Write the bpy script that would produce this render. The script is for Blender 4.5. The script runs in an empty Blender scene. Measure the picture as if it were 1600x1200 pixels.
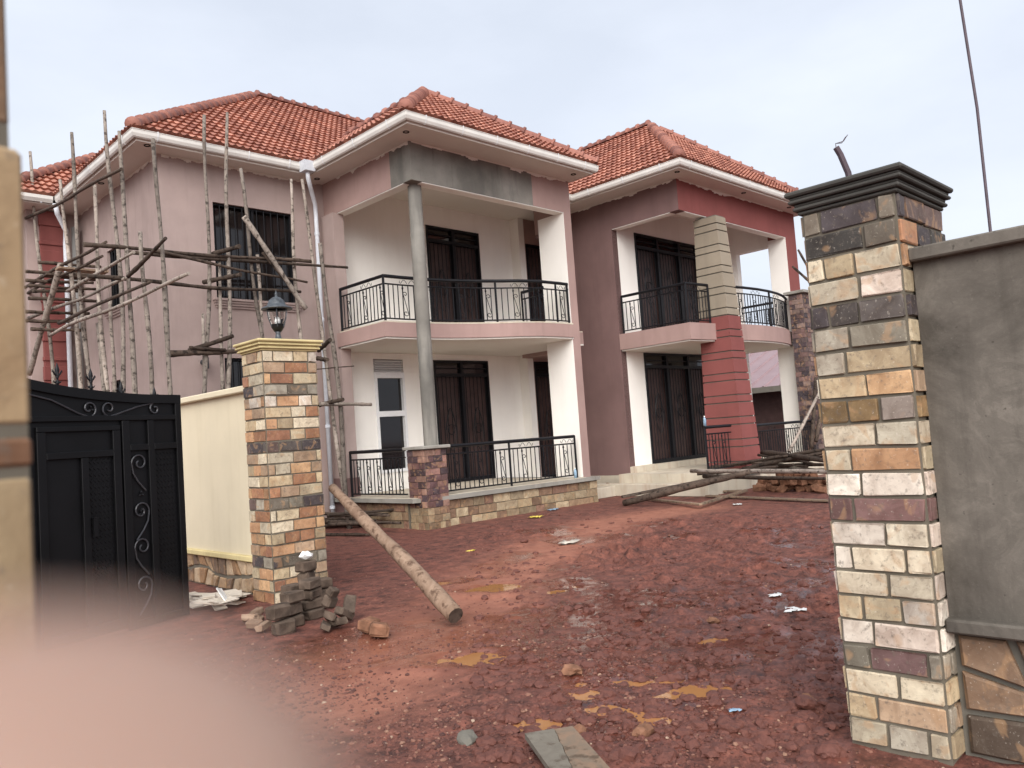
import bpy, math, random
import numpy as np
from mathutils import Vector, Matrix
random.seed(7); rng = np.random.default_rng(7)
SC = bpy.context.scene
COL = SC.collection
R = math.radians
# ------------------------------------------------------------------ camera
H = R(44.66); PITCH = R(3.59); ROLL = R(-4.06); CAM_Z = 1.6; FPX = 1248.8
def xy2uv(x, y):            # camera-aligned plan axes -> house-aligned world axes
    return (x*math.cos(H)+y*math.sin(H), -x*math.sin(H)+y*math.cos(H))
def w3(v):
    a, b = xy2uv(v[0], v[1]); return Vector((a, b, v[2]))
_fw = Vector((0, math.cos(PITCH), math.sin(PITCH))); _up = Vector((0, -math.sin(PITCH), math.cos(PITCH))); _rt = Vector((1, 0, 0))
_r2 = _rt*math.cos(ROLL)+_up*math.sin(ROLL); _u2 = _up*math.cos(ROLL)-_rt*math.sin(ROLL)
cam = bpy.data.cameras.new('camera'); camo = bpy.data.objects.new('camera', cam); COL.objects.link(camo)
cr, cu, cf = w3(_r2), w3(_u2), w3(_fw)
CAMM = Matrix(((cr.x, cu.x, -cf.x, 0), (cr.y, cu.y, -cf.y, 0), (cr.z, cu.z, -cf.z, CAM_Z), (0, 0, 0, 1)))
camo.matrix_world = CAMM
cam.sensor_width = 36; cam.lens = 36*FPX/1600; cam.clip_start = 0.004; cam.clip_end = 3000
cam.dof.use_dof = True; cam.dof.focus_distance = 13; cam.dof.aperture_fstop = 9.0
SC.camera = camo
# ------------------------------------------------------------------ world, sun, exposure
SUN_EL, SUN_AZ = R(36), R(224)     # azimuth of the sun in the world plan, from +x towards +y
wd = bpy.data.worlds.new('World'); SC.world = wd; wd.use_nodes = True
nt = wd.node_tree; nt.nodes.clear()
o_ = nt.nodes.new('ShaderNodeOutputWorld'); bg = nt.nodes.new('ShaderNodeBackground')
sk = nt.nodes.new('ShaderNodeTexSky'); sk.sky_type = 'NISHITA'; sk.sun_disc = False
sk.sun_elevation = SUN_EL; sk.sun_rotation = math.pi/2-SUN_AZ; sk.air_density = 1.0; sk.dust_density = 6.0; sk.ozone_density = 1.0
hs = nt.nodes.new('ShaderNodeHueSaturation'); hs.inputs['Saturation'].default_value = 0.28
tc = nt.nodes.new('ShaderNodeTexCoord'); mp = nt.nodes.new('ShaderNodeMapping'); mp.inputs['Scale'].default_value = (1, 1, 2.6)
nz = nt.nodes.new('ShaderNodeTexNoise'); nz.inputs['Scale'].default_value = 2.2; nz.inputs['Detail'].default_value = 7; nz.inputs['Roughness'].default_value = .55
rp = nt.nodes.new('ShaderNodeValToRGB'); rp.color_ramp.elements[0].position = .32; rp.color_ramp.elements[0].color = (.90, .905, .915, 1)
rp.color_ramp.elements[1].position = .66; rp.color_ramp.elements[1].color = (1.05, 1.04, 1.03, 1)
mx = nt.nodes.new('ShaderNodeMixRGB'); mx.blend_type = 'MULTIPLY'; mx.inputs[0].default_value = 1
nt.links.new(tc.outputs['Generated'], mp.inputs[0]); nt.links.new(mp.outputs[0], nz.inputs['Vector']); nt.links.new(nz.outputs['Fac'], rp.inputs[0])
ov = nt.nodes.new('ShaderNodeMixRGB'); ov.inputs[0].default_value = .72; ov.inputs[2].default_value = (3.3, 3.6, 4.15, 1)   # even cloud cover over the clear sky
nt.links.new(sk.outputs[0], hs.inputs['Color']); nt.links.new(hs.outputs[0], ov.inputs[1]); nt.links.new(ov.outputs[0], mx.inputs[1]); nt.links.new(rp.outputs[0], mx.inputs[2])
nt.links.new(mx.outputs[0], bg.inputs[0]); bg.inputs[1].default_value = 0.13; nt.links.new(bg.outputs[0], o_.inputs[0])
sd = bpy.data.lights.new('sun', 'SUN'); so = bpy.data.objects.new('sun', sd); COL.objects.link(so)
sd.energy = 1.5; sd.angle = R(60); sd.color = (1, .97, .93)
sv = Vector((math.cos(SUN_EL)*math.cos(SUN_AZ), math.cos(SUN_EL)*math.sin(SUN_AZ), math.sin(SUN_EL)))
so.rotation_euler = sv.to_track_quat('Z', 'Y').to_euler(); so.location = (0, 0, 30)
SC.view_settings.view_transform = 'Standard'; SC.view_settings.look = 'None'; SC.view_settings.exposure = 1.05; SC.view_settings.gamma = 1
SC.cycles.use_denoising = True; SC.cycles.denoising_prefilter = 'ACCURATE'; SC.cycles.max_bounces = 8; SC.cycles.diffuse_bounces = 5; SC.cycles.sample_clamp_indirect = 6

# ------------------------------------------------------------------ helpers
def lin(r, g, b):
    f = lambda c: (c/255/12.92 if c/255 <= .04045 else ((c/255+.055)/1.055)**2.4)
    return (f(r), f(g), f(b), 1)
class N:
    def __init__(s, name):
        s.m = bpy.data.materials.new(name); s.m.use_nodes = True; s.t = s.m.node_tree
        s.b = s.t.nodes['Principled BSDF']; s.tc = s.t.nodes.new('ShaderNodeTexCoord'); s.vec = s.tc.outputs['Object']
    def noise(s, scale, detail=5, rough=.55, vec=None, dist=0):
        n = s.t.nodes.new('ShaderNodeTexNoise'); n.inputs['Scale'].default_value = scale; n.inputs['Detail'].default_value = detail
        n.inputs['Roughness'].default_value = rough; n.inputs['Distortion'].default_value = dist
        s.t.links.new(vec or s.vec, n.inputs['Vector']); return n.outputs['Fac']
    def ramp(s, f, stops):
        n = s.t.nodes.new('ShaderNodeValToRGB'); e = n.color_ramp.elements
        while len(e) < len(stops): e.new(.5)
        for q, (p, c) in zip(e, stops):
            q.position = p; q.color = c if isinstance(c, (tuple, list)) else (c, c, c, 1)
        s.t.links.new(f, n.inputs[0]); return n.outputs[0]
    def mix(s, f, a, b, mode='MIX'):
        n = s.t.nodes.new('ShaderNodeMixRGB'); n.blend_type = mode
        for i, v in ((0, f), (1, a), (2, b)):
            if hasattr(v, 'is_linked'): s.t.links.new(v, n.inputs[i])
            elif isinstance(v, (int, float)) and i == 0: n.inputs[0].default_value = v
            else: n.inputs[i].default_value = v if isinstance(v, (tuple, list)) else (v, v, v, 1)
        return n.outputs[0]
    def scalev(s, sx, sy, sz, vec=None):
        n = s.t.nodes.new('ShaderNodeMapping'); n.inputs['Scale'].default_value = (sx, sy, sz); s.t.links.new(vec or s.vec, n.inputs[0]); return n.outputs[0]
    def attr(s, name):
        n = s.t.nodes.new('ShaderNodeAttribute'); n.attribute_name = name; return n
    def col(s, c):
        if hasattr(c, 'is_linked'): s.t.links.new(c, s.b.inputs['Base Color'])
        else: s.b.inputs['Base Color'].default_value = c
    def rough(s, c):
        if hasattr(c, 'is_linked'): s.t.links.new(c, s.b.inputs['Roughness'])
        else: s.b.inputs['Roughness'].default_value = c
    def spec(s, v): s.b.inputs['Specular IOR Level'].default_value = v
    def bump(s, f, strength=.3, dist=.01):
        n = s.t.nodes.new('ShaderNodeBump'); n.inputs['Strength'].default_value = strength; n.inputs['Distance'].default_value = dist
        s.t.links.new(f, n.inputs['Height']); s.t.links.new(n.outputs[0], s.b.inputs['Normal'])
def mul(c, k): return (c[0]*k, c[1]*k, c[2]*k, 1)
MAT = {}
def plaster(name, c, stain=.25, grime=None, bump=.25):
    m = N(name); a = m.noise(1.1, 6, .6); v = m.noise(1.5, 5, .6, m.scalev(3, 3, .35)); f = m.noise(45, 3)
    c1 = m.mix(m.ramp(a, [(.35, 0.), (.7, 1.)]), mul(c, 1-stain*.5), mul(c, 1+stain*.3))
    c2 = m.mix(m.ramp(v, [(.5, 0.), (.8, stain*1.6)]), c1, grime or mul(c, .6))
    m.col(c2); m.rough(.85); m.spec(.2); m.bump(m.mix(.5, f, m.noise(9, 4)), bump, .006); MAT[name] = m.m
plaster('mauve', lin(168, 149, 143)); plaster('mauve_pink', lin(163, 136, 129)); plaster('mauve_deep', lin(122, 97, 94), .25)
plaster('red_paint', lin(130, 76, 72), .25); plaster('white_wall', lin(240, 236, 229), .08, lin(190, 178, 162), .12)
plaster('cement', lin(126, 122, 115), .75, lin(90, 88, 84), .4); plaster('cement_dark', lin(116, 112, 103), .35, lin(80, 76, 68))
plaster('cream_wall', lin(206, 194, 168), .14, lin(165, 150, 118)); plaster('cream_cap', lin(205, 188, 140), .3, lin(120, 100, 66))
plaster('soffit', lin(222, 216, 207), .06, lin(190, 180, 168), .05); plaster('grey_clad', lin(144, 133, 117), .25); plaster('cap_grey', lin(78, 76, 72), .35, lin(45, 45, 44))
plaster('step_white', lin(196, 186, 168), .35, lin(140, 95, 70)); plaster('slab_edge', lin(150, 146, 138), .4, lin(95, 88, 78)); plaster('mortar', lin(112, 105, 93), .3)
m = N('wall_grey'); a = m.noise(1.3, 7, .65, None, .8); v = m.noise(2.2, 6, .65, m.scalev(4, 4, .5)); f = m.noise(60, 4, .6); p = m.noise(24, 3, .5); q = m.noise(5, 6, .7, None, 1.2)
c = m.mix(m.ramp(a, [(.34, 0.), (.64, 1.)]), lin(76, 71, 65), lin(126, 119, 110)); c = m.mix(m.ramp(q, [(.42, .45), (.5, 0.), (.58, .35)]), c, lin(92, 87, 80)); c = m.mix(m.ramp(v, [(.52, 0.), (.72, .5)]), c, lin(74, 69, 63)); c = m.mix(m.ramp(p, [(.68, 0.), (.74, .7)]), c, lin(60, 56, 51)); c = m.mix(m.ramp(f, [(.6, 0.), (.75, .2)]), c, lin(146, 139, 129))
m.col(c); m.rough(.9); m.spec(.15); m.bump(m.mix(.5, f, q), .45, .006); MAT['wall_grey'] = m.m
def simple(name, c, rough=.5, metal=0, spec=.5, var=.25, sc=12, bump=0):
    m = N(name); a = m.noise(sc, 4); m.col(m.mix(m.ramp(a, [(.3, 0.), (.7, 1.)]), mul(c, 1-var), mul(c, 1+var))); m.rough(rough); m.spec(spec); m.b.inputs['Metallic'].default_value = metal
    if bump: m.bump(m.noise(sc*3, 4), bump, .004)
    MAT[name] = m.m
simple('black_iron', lin(17, 17, 21), .5, 0, .3); simple('gate_black', lin(10, 10, 12), .5, 0, .22, .35, 3); simple('scroll_iron', lin(58, 58, 62), .35, .2, .5); simple('gutter', lin(216, 212, 205), .45, 0, .4, .08, 3)
simple('pvc', lin(210, 214, 220), .4, 0, .4, .06); simple('pvc_grey', lin(118, 116, 114), .5, 0, .3, .1); simple('door_brown', lin(70, 53, 50), .4, 0, .35, .25, 4); simple('void', lin(20, 17, 17), .9, 0, .1)
simple('frame_white', lin(225, 225, 225), .4, 0, .4, .05); simple('wire_dark', lin(70, 55, 62), .6); simple('lamp_metal', lin(72, 76, 80), .4, .3, .5, .4, 30); simple('plastic_white', lin(230, 230, 226), .4); simple('plastic_blue', lin(140, 168, 190), .3)
simple('slate_tile', lin(200, 190, 176), .5, 0, .3, .2, 8); simple('paver', lin(88, 75, 65), .9, 0, .2, .5, 9, .6); simple('rubble', lin(130, 94, 74), .9, 0, .15, .45, 10, .6); simple('yellow_paper', lin(225, 200, 90), .6); simple('gold', lin(205, 165, 110), .4)
m = N('glass_dark'); m.col(lin(28, 24, 24)); m.rough(.06); m.spec(.5); MAT['glass_dark'] = m.m
m = N('clear_glass'); m.col((.95, .95, .95, 1)); m.rough(.03); m.b.inputs['Transmission Weight'].default_value = 1; m.b.inputs['IOR'].default_value = 1.1; MAT['clear_glass'] = m.m
def wood(name, c1, c2, c3):
    m = N(name); oi = m.t.nodes.new('ShaderNodeObjectInfo')
    ad = m.t.nodes.new('ShaderNodeVectorMath'); ad.operation = 'ADD'; m.t.links.new(m.vec, ad.inputs[0]); m.t.links.new(oi.outputs['Random'], ad.inputs[1])
    g = m.noise(7, 6, .65, ad.outputs[0], 1.5); k = m.noise(13, 5, .62, ad.outputs[0]); l = m.noise(1.3, 3, .5, ad.outputs[0])
    c = m.mix(m.ramp(g, [(.3, 0.), (.68, 1.)]), c1, c2); c = m.mix(m.ramp(k, [(.53, 0.), (.63, .9)]), c, c3)
    c = m.mix(m.ramp(l, [(.4, 0.), (.7, .5)]), c, c3); c = m.mix(1, c, m.ramp(oi.outputs['Random'], [(0, .62), (1, 1.15)]), 'MULTIPLY')
    m.col(c); m.rough(.85); m.spec(.2); m.bump(m.mix(.5, g, k), .6, .01); MAT[name] = m.m
wood('pole_wood', lin(132, 121, 111), lin(172, 160, 149), lin(66, 58, 52)); wood('pole_dark', lin(70, 58, 50), lin(98, 84, 74), lin(36, 30, 26))
wood('log_wood', lin(128, 104, 86), lin(160, 136, 116), lin(84, 64, 52)); wood('board_grey', lin(112, 106, 96), lin(128, 122, 110), lin(92, 82, 72)); wood('board_wood', lin(128, 118, 104), lin(158, 130, 108), lin(100, 84, 70))
# cladding stone: the stone's own colour comes from the object's colour
m = N('clad_stone'); oi = m.t.nodes.new('ShaderNodeObjectInfo')
sc_ = m.t.nodes.new('ShaderNodeVectorMath'); sc_.operation = 'MULTIPLY_ADD'; sc_.inputs[1].default_value = (1, 1, 1)
geo = m.t.nodes.new('ShaderNodeNewGeometry'); m.t.links.new(geo.outputs['Position'], sc_.inputs[0])
rr = m.t.nodes.new('ShaderNodeMath'); rr.operation = 'MULTIPLY'; rr.inputs[1].default_value = 60; m.t.links.new(oi.outputs['Random'], rr.inputs[0]); m.t.links.new(rr.outputs[0], sc_.inputs[2])
n1 = m.noise(9, 5, .62, sc_.outputs[0], .6); n2 = m.noise(34, 6, .7, sc_.outputs[0]); n3 = m.noise(80, 3, .6, sc_.outputs[0]); n4 = m.noise(5, 3, .5, sc_.outputs[0], 2.0)
c = m.mix(m.ramp(n1, [(.3, 0.), (.72, 1.)]), m.mix(1, oi.outputs['Color'], (.66, .6, .56, 1), 'MULTIPLY'), m.mix(1, oi.outputs['Color'], (1.22, 1.22, 1.2, 1), 'MULTIPLY'))
c = m.mix(m.ramp(n2, [(.54, 0.), (.68, .7)]), c, lin(104, 94, 84)); c = m.mix(m.ramp(n4, [(.56, 0.), (.64, .38)]), c, lin(178, 140, 102)); c = m.mix(m.ramp(n3, [(.63, 0.), (.75, .4)]), c, lin(226, 216, 200))
m.col(c); m.rough(.7); m.spec(.3); m.bump(m.mix(.5, n2, n1), .55, .006); MAT['clad_stone'] = m.m
# roof clay
m = N('roof_clay'); a = m.attr('tint'); n1 = m.noise(2.2, 5); n2 = m.noise(30, 3)
c = m.mix(a.outputs['Fac'], lin(132, 84, 71), lin(186, 130, 110)); c = m.mix(m.ramp(n1, [(.5, 0.), (.8, .45)]), c, lin(122, 70, 58)); c = m.mix(m.ramp(n2, [(.6, 0.), (.8, .4)]), c, lin(104, 62, 54))
m.col(c); m.rough(.7); m.spec(.3); MAT['roof_clay'] = m.m
m = N('ridge_clay'); oi = m.t.nodes.new('ShaderNodeObjectInfo'); n1 = m.noise(14, 4); c = m.mix(m.ramp(oi.outputs['Random'], [(0, 0.), (1, 1.)]), lin(118, 74, 65), lin(158, 106, 91)); c = m.mix(m.ramp(n1, [(.5, 0.), (.8, .5)]), c, lin(104, 58, 52))
m.col(c); m.rough(.75); MAT['ridge_clay'] = m.m
# ground
m = N('red_mud'); at = m.attr('track'); wt = m.attr('wet'); n1 = m.noise(.9, 7, .6); n2 = m.noise(6, 8, .7); n3 = m.noise(38, 6, .7); n4 = m.noise(2.2, 5, .6)
c = m.mix(m.ramp(n2, [(.36, 0.), (.64, 1.)]), lin(58, 32, 27), lin(132, 80, 66)); c = m.mix(m.ramp(n1, [(.42, 0.), (.7, .5)]), c, lin(114, 63, 50))
c = m.mix(m.ramp(n3, [(.55, 0.), (.72, .6)]), c, lin(156, 108, 90)); c = m.mix(m.ramp(n3, [(.32, .75), (.47, 0.)]), c, lin(40, 22, 19))
tr = m.mix(1, m.ramp(at.outputs['Fac'], [(0, 0.), (.8, .9)]), m.ramp(n4, [(.25, .6), (.55, 1.)]), 'MULTIPLY'); c = m.mix(tr, c, m.mix(m.ramp(n2, [(.3, 0.), (.7, 1.)]), lin(142, 88, 69), lin(166, 112, 90)))
wf = m.mix(1, m.ramp(wt.outputs['Fac'], [(.16, 0.), (.6, 1.)]), m.ramp(n4, [(.34, .4), (.52, 1.)]), 'MULTIPLY')
m.col(m.mix(wf, c, m.mix(1, c, (.82, .78, .78, 1), 'MULTIPLY'))); m.rough(m.mix(wf, (.9, .9, .9, 1), (.12, .12, .12, 1))); m.spec(.46)
bn = m.t.nodes.new('ShaderNodeBump'); bn.inputs['Distance'].default_value = .02; m.t.links.new(m.mix(.5, n2, n3), bn.inputs['Height']); m.t.links.new(m.mix(wf, (.75, .75, .75, 1), (.1, .1, .1, 1)), bn.inputs['Strength']); m.t.links.new(bn.outputs[0], m.b.inputs['Normal']); MAT['red_mud'] = m.m
m = N('muddy_water'); n = m.noise(2.5, 3); m.col(m.mix(n, lin(150, 102, 62), lin(184, 132, 84))); m.rough(.04); m.spec(.9); m.bump(m.noise(7, 2), .03, .004); MAT['muddy_water'] = m.m
m = N('gravel'); a = m.attr('tint'); m.col(m.ramp(a.outputs['Fac'], [(0, lin(74, 45, 39)), (.5, lin(106, 66, 56)), (.82, lin(124, 82, 68)), (.97, lin(146, 112, 92)), (1, lin(176, 152, 132))])); m.rough(.8); MAT['gravel'] = m.m
m = N('clod'); n = m.noise(30, 5); m.col(m.mix(n, lin(70, 39, 33), lin(120, 72, 59))); m.rough(.75); m.bump(m.noise(60, 5), .6, .01); MAT['clod'] = m.m
m = N('iron_sheet'); n = m.noise(1.5, 4); m.col(m.mix(n, lin(132, 108, 110), lin(154, 130, 132))); m.rough(.45); MAT['iron_sheet'] = m.m
m = N('skin'); n = m.noise(300, 4); m.col(m.mix(n, lin(150, 121, 107), lin(160, 131, 116))); m.rough(.5); m.b.inputs['Subsurface Weight'].default_value = .25; m.b.inputs['Subsurface Radius'].default_value = (.004, .0016, .0009); MAT['skin'] = m.m

class MB:
    def __init__(s): s.v = []; s.f = []
    def quad(s, a, b, c, d): n = len(s.v); s.v += [tuple(a), tuple(b), tuple(c), tuple(d)]; s.f.append((n, n+1, n+2, n+3))
    def hexa(s, p):      # 8 corners: bottom 4 ccw, top 4 ccw
        n = len(s.v); s.v += [tuple(q) for q in p]
        s.f += [(n+3, n+2, n+1, n), (n+4, n+5, n+6, n+7)]+[(n+i, n+(i+1) % 4, n+4+(i+1) % 4, n+4+i) for i in range(4)]
    def box(s, x0, x1, y0, y1, z0, z1): s.hexa([(x0, y0, z0), (x1, y0, z0), (x1, y1, z0), (x0, y1, z0), (x0, y0, z1), (x1, y0, z1), (x1, y1, z1), (x0, y1, z1)])
    def cbox(s, x0, x1, y0, y1, z0, z1, c):   # chamfered box (all edges) as a 24-vertex hull
        n = len(s.v); P = []
        for X, sx in ((x0, 1), (x1, -1)):
            for Y, sy in ((y0, 1), (y1, -1)):
                for Z, sz in ((z0, 1), (z1, -1)):
                    P += [(X, Y+sy*c, Z+sz*c), (X+sx*c, Y, Z+sz*c), (X+sx*c, Y+sy*c, Z)]
        s.v += P
        i = lambda a, b, c_, k: n+3*(a*4+b*2+c_)+k
        F = [(i(0,0,0,0), i(0,0,1,0), i(0,1,1,0), i(0,1,0,0)), (i(1,0,0,0), i(1,1,0,0), i(1,1,1,0), i(1,0,1,0)),
             (i(0,0,0,1), i(1,0,0,1), i(1,0,1,1), i(0,0,1,1)), (i(0,1,0,1), i(0,1,1,1), i(1,1,1,1), i(1,1,0,1)),
             (i(0,0,0,2), i(0,1,0,2), i(1,1,0,2), i(1,0,0,2)), (i(0,0,1,2), i(1,0,1,2), i(1,1,1,2), i(0,1,1,2))]
        for a in (0, 1):
            for b in (0, 1):
                F.append((i(a,b,0,0), i(a,b,0,1), i(a,b,1,1), i(a,b,1,0)))
                F.append((i(a,0,b,0), i(a,0,b,2), i(a,1,b,2), i(a,1,b,0)))
                F.append((i(0,a,b,1), i(0,a,b,2), i(1,a,b,2), i(1,a,b,1)))
                for c_ in (0, 1): F.append((i(a,b,c_,0), i(a,b,c_,1), i(a,b,c_,2)))
        s.f += F
    def prism(s, poly, z0, z1):
        n = len(s.v); k = len(poly); s.v += [(p[0], p[1], z0) for p in poly]+[(p[0], p[1], z1) for p in poly]
        s.f += [tuple(n+i for i in reversed(range(k))), tuple(n+k+i for i in range(k))]+[(n+i, n+(i+1) % k, n+k+(i+1) % k, n+k+i) for i in range(k)]
    def tube(s, pts, rad, n=8, cap=True, closed=False):
        pts = [Vector(p) for p in pts]; k = len(pts); rad = rad if isinstance(rad, (list, tuple)) else [rad]*k; b = len(s.v); prev = None
        for i, p in enumerate(pts):
            t = (pts[min(i+1, k-1)]-pts[max(i-1, 0)]); t = t.normalized() if t.length > 1e-9 else Vector((0, 0, 1))
            if prev is None: a = t.orthogonal().normalized()
            else: a = (prev-t*prev.dot(t)); a = a.normalized() if a.length > 1e-6 else t.orthogonal().normalized()
            prev = a; c = t.cross(a)
            for j in range(n):
                w = 2*math.pi*j/n; s.v.append(tuple(p+(a*math.cos(w)+c*math.sin(w))*rad[i]))
        for i in range(k-1):
            for j in range(n): s.f.append((b+i*n+j, b+i*n+(j+1) % n, b+(i+1)*n+(j+1) % n, b+(i+1)*n+j))
        if cap: s.f += [tuple(b+j for j in reversed(range(n))), tuple(b+(k-1)*n+j for j in range(n))]
    def lathe(s, prof, n=16, c=(0, 0)):
        b = len(s.v); k = len(prof)
        for r, z in prof:
            for j in range(n): w = 2*math.pi*j/n; s.v.append((c[0]+r*math.cos(w), c[1]+r*math.sin(w), z))
        for i in range(k-1):
            for j in range(n): s.f.append((b+i*n+j, b+i*n+(j+1) % n, b+(i+1)*n+(j+1) % n, b+(i+1)*n+j))
    def xf(s, M): s.v = [tuple(M @ Vector(p)) for p in s.v]; return s
    def mesh(s, name, mat=None, smooth=False):
        me = bpy.data.meshes.new(name); me.from_pydata(s.v, [], s.f); me.update()
        if mat: me.materials.append(MAT[mat])
        if smooth: me.polygons.foreach_set('use_smooth', [len(f) <= 4 for f in s.f])
        return me
    def build(s, name, mat, parent=None, smooth=False): return link(name, s.mesh(name, mat, smooth), parent)
def link(name, me, parent=None, M=None, color=None):
    o = bpy.data.objects.new(name, me); COL.objects.link(o)
    if parent is not None:
        o.parent = parent
        if parent.type == 'EMPTY': o.matrix_parent_inverse = Matrix.Translation(-parent.location)
    if M is not None: o.matrix_basis = M
    if color: o.color = color
    return o
def tag(o, label, cat, group=None, kind=None):
    if label: o['label'] = label
    if cat: o['category'] = cat
    if group: o['group'] = group
    if kind: o['kind'] = kind
    return o
def thing(name, label, cat, loc, group=None):
    o = bpy.data.objects.new(name, None); COL.objects.link(o); o.location = loc; o.empty_display_size = .2; return tag(o, label, cat, group, 'thing')
def TRS(loc, rz=0, scale=(1, 1, 1), rot=None):
    Rm = rot.to_4x4() if rot is not None else Matrix.Rotation(rz, 4, 'Z')
    return Matrix.Translation(loc) @ Rm @ Matrix.Diagonal((*scale, 1))
# plan-local frames: x to the right along the wall (seen from outside), y into the wall
def FA(u, v): return Matrix.Translation((u, v, 0))                                               # wall running along u, facing -v
def FB(u, v): return Matrix(((0, 1, 0, u), (-1, 0, 0, v), (0, 0, 1, 0), (0, 0, 0, 1)))           # wall running along v, facing -u
def pix(px, py, u=None, v=None, z=None):      # a point of the place on a known plane
    d = cr*((px-800)/FPX)-cu*((py-600)/FPX)+cf; o = Vector((0, 0, CAM_Z))
    t = (u/d.x) if u is not None else ((v/d.y) if v is not None else (z-CAM_Z)/d.z)
    return o+d*t
def vnoise(x, y, seed=0):
    xi = np.floor(x).astype(np.int64); yi = np.floor(y).astype(np.int64); fx = x-xi; fy = y-yi; fx = fx*fx*(3-2*fx); fy = fy*fy*(3-2*fy)
    def h(a, b):
        n = (a*374761393+b*668265263+seed*1442695041) & 0x7fffffff; n = ((n ^ (n >> 13))*1274126177) & 0x7fffffff; return ((n ^ (n >> 16)) & 0xffff)/65535.
    return (h(xi, yi)*(1-fx)+h(xi+1, yi)*fx)*(1-fy)+(h(xi, yi+1)*(1-fx)+h(xi+1, yi+1)*fx)*fy
def fbm(x, y, oct=4, seed=0):
    a = 0; s = 0; w = 1
    for i in range(oct): a = a+w*vnoise(x*2**i+17*i, y*2**i+5*i, seed+i); s += w; w *= .5
    return a/s-.5
def setattr_float(me, name, vals):
    a = me.attributes.new(name, 'FLOAT', 'POINT'); a.data.foreach_set('value', np.asarray(vals, dtype=np.float32))

# ------------------------------------------------------------------ ground
PUDDLES = [(pix(1003, 1088, z=0), .42, .42), (pix(840, 1128, z=0), .17, .12), (pix(918, 1083, z=0), .17, .1), (pix(800, 915, z=0), .5, .22), (pix(900, 915, z=0), .3, .3),
           (pix(755, 1025, z=0), .45, .16), (pix(1070, 1080, z=0), .26, .12), (pix(1100, 1000, z=0), .26, .14), (pix(690, 910, z=0), .28, .16)]
FLATS = [(pix(840, 985, z=0), 1.3, 1.0), (pix(1010, 1040, z=0), .8, .5), (pix(640, 1000, z=0), 1.2, .7), (pix(1000, 940, z=0), .9, .6), (pix(1230, 1010, z=0), .6, .4), (pix(1010, 1130, z=0), .5, .25)]
TRACK = [pix(1090, 792, z=0), pix(950, 815, z=0), pix(870, 850, z=0), pix(800, 885, z=0), pix(740, 940, z=0), pix(650, 1010, z=0), pix(540, 1080, z=0)]
WATER_Z = -.018
def seg_dist(X, Y, P):
    d = np.full(X.shape, 1e9)
    for a, b in zip(P[:-1], P[1:]):
        ax, ay, bx, by = a.x, a.y, b.x, b.y; t = np.clip(((X-ax)*(bx-ax)+(Y-ay)*(by-ay))/((bx-ax)**2+(by-ay)**2), 0, 1)
        d = np.minimum(d, np.hypot(X-ax-t*(bx-ax), Y-ay-t*(by-ay)))
    return d
def ground_h(X, Y):
    X = np.asarray(X, float); Y = np.asarray(Y, float)
    td = seg_dist(X, Y, TRACK); tr = np.exp(-(td/.62)**2)
    churn = np.clip((X*.711-Y*.703+1.6)/3, 0, 1)*np.clip((X+Y-6)/4, .45, 1)*np.clip((13.2-X)/4, .06, 1)*np.clip((9.9-Y)/2+(11-X)*.4, .06, 1)
    fl = np.zeros(X.shape)                       # flat wet sheets between the churned patches
    for c, a, b in FLATS:
        dx = (X-c.x)*.711-(Y-c.y)*.703; dy = (X-c.x)*.703+(Y-c.y)*.711; fl = np.maximum(fl, np.exp(-((dx/a)**2+(dy/b)**2)))
    patch = vnoise(X*.9+4, Y*.9, 51); low = np.clip((.5-vnoise(X*1.7, Y*1.7, 61))*3, 0, 1); fl = np.clip(np.maximum(fl, low*churn*.85)+.5*(fbm(X*3, Y*3, 3, 63)), 0, 1)
    lump = np.maximum(fbm(X*5, Y*5, 4, 21)-.01, 0)*.30+np.maximum(fbm(X*13, Y*13, 3, 23)-.04, 0)*.13
    r = fbm(X*1.6, Y*1.6, 5, 3); rough = (1-.85*tr)*(1-.92*fl)
    h = .03*fbm(X*.45, Y*.45, 3, 1)+.025*r*(1-.6*fl)+rough*(.12+churn*(.45+1.35*patch))*(lump-.022)+rough*(.5+churn)*.016*fbm(X*16, Y*16, 3, 5)-.03*tr
    pm = np.zeros(X.shape); det = .016*fbm(X*9, Y*9, 4, 31)
    warp = fbm(X*2.6, Y*2.6, 3, 41)*2.2+fbm(X*8, Y*8, 3, 43)*1.1
    for c, a, b in PUDDLES:
        dx = (X-c.x)*.711-(Y-c.y)*.703; dy = (X-c.x)*.703+(Y-c.y)*.711
        r0 = np.hypot(dx/a, dy/b); r = r0+warp; w = np.clip((2.3-r0)/.9, 0, 1); w = w*w*(3-2*w)
        tgt = WATER_Z+np.clip(.022*(r-.62), -.03, .02)+det*np.clip(r-.3, 0, 1)
        h = h*(1-w)+np.maximum(tgt, np.where(r0 > 1.25, WATER_Z+.004, -1))*w; pm = np.maximum(pm, np.exp(-r0**2))
    return h, tr, np.clip(pm*1.2+fl*1.1+tr*.1, 0, 1)
us = np.concatenate([np.arange(-1.5, 2.2, .12), np.arange(2.2, 9.5, .032), np.arange(9.5, 17.01, .06)])
vs = np.concatenate([np.arange(-1.5, 1.2, .12), np.arange(1.2, 9.0, .032), np.arange(9.0, 15.01, .06)])
XX, YY = np.meshgrid(us, vs, indexing='ij'); hh, tt, ww = ground_h(XX, YY)
edge = np.minimum.reduce([XX-us[0], us[-1]-XX, YY-vs[0], vs[-1]-YY]); k = np.clip(edge/1.0, 0, 1); hh = hh*k
nu, nv = XX.shape
V = np.stack([XX.ravel(), YY.ravel(), hh.ravel()], 1); ii = (np.arange(nu-1)[:, None]*nv+np.arange(nv-1)[None, :]).ravel()
F = np.stack([ii, ii+nv, ii+nv+1, ii+1], 1)
base = len(V); B = 900
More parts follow.
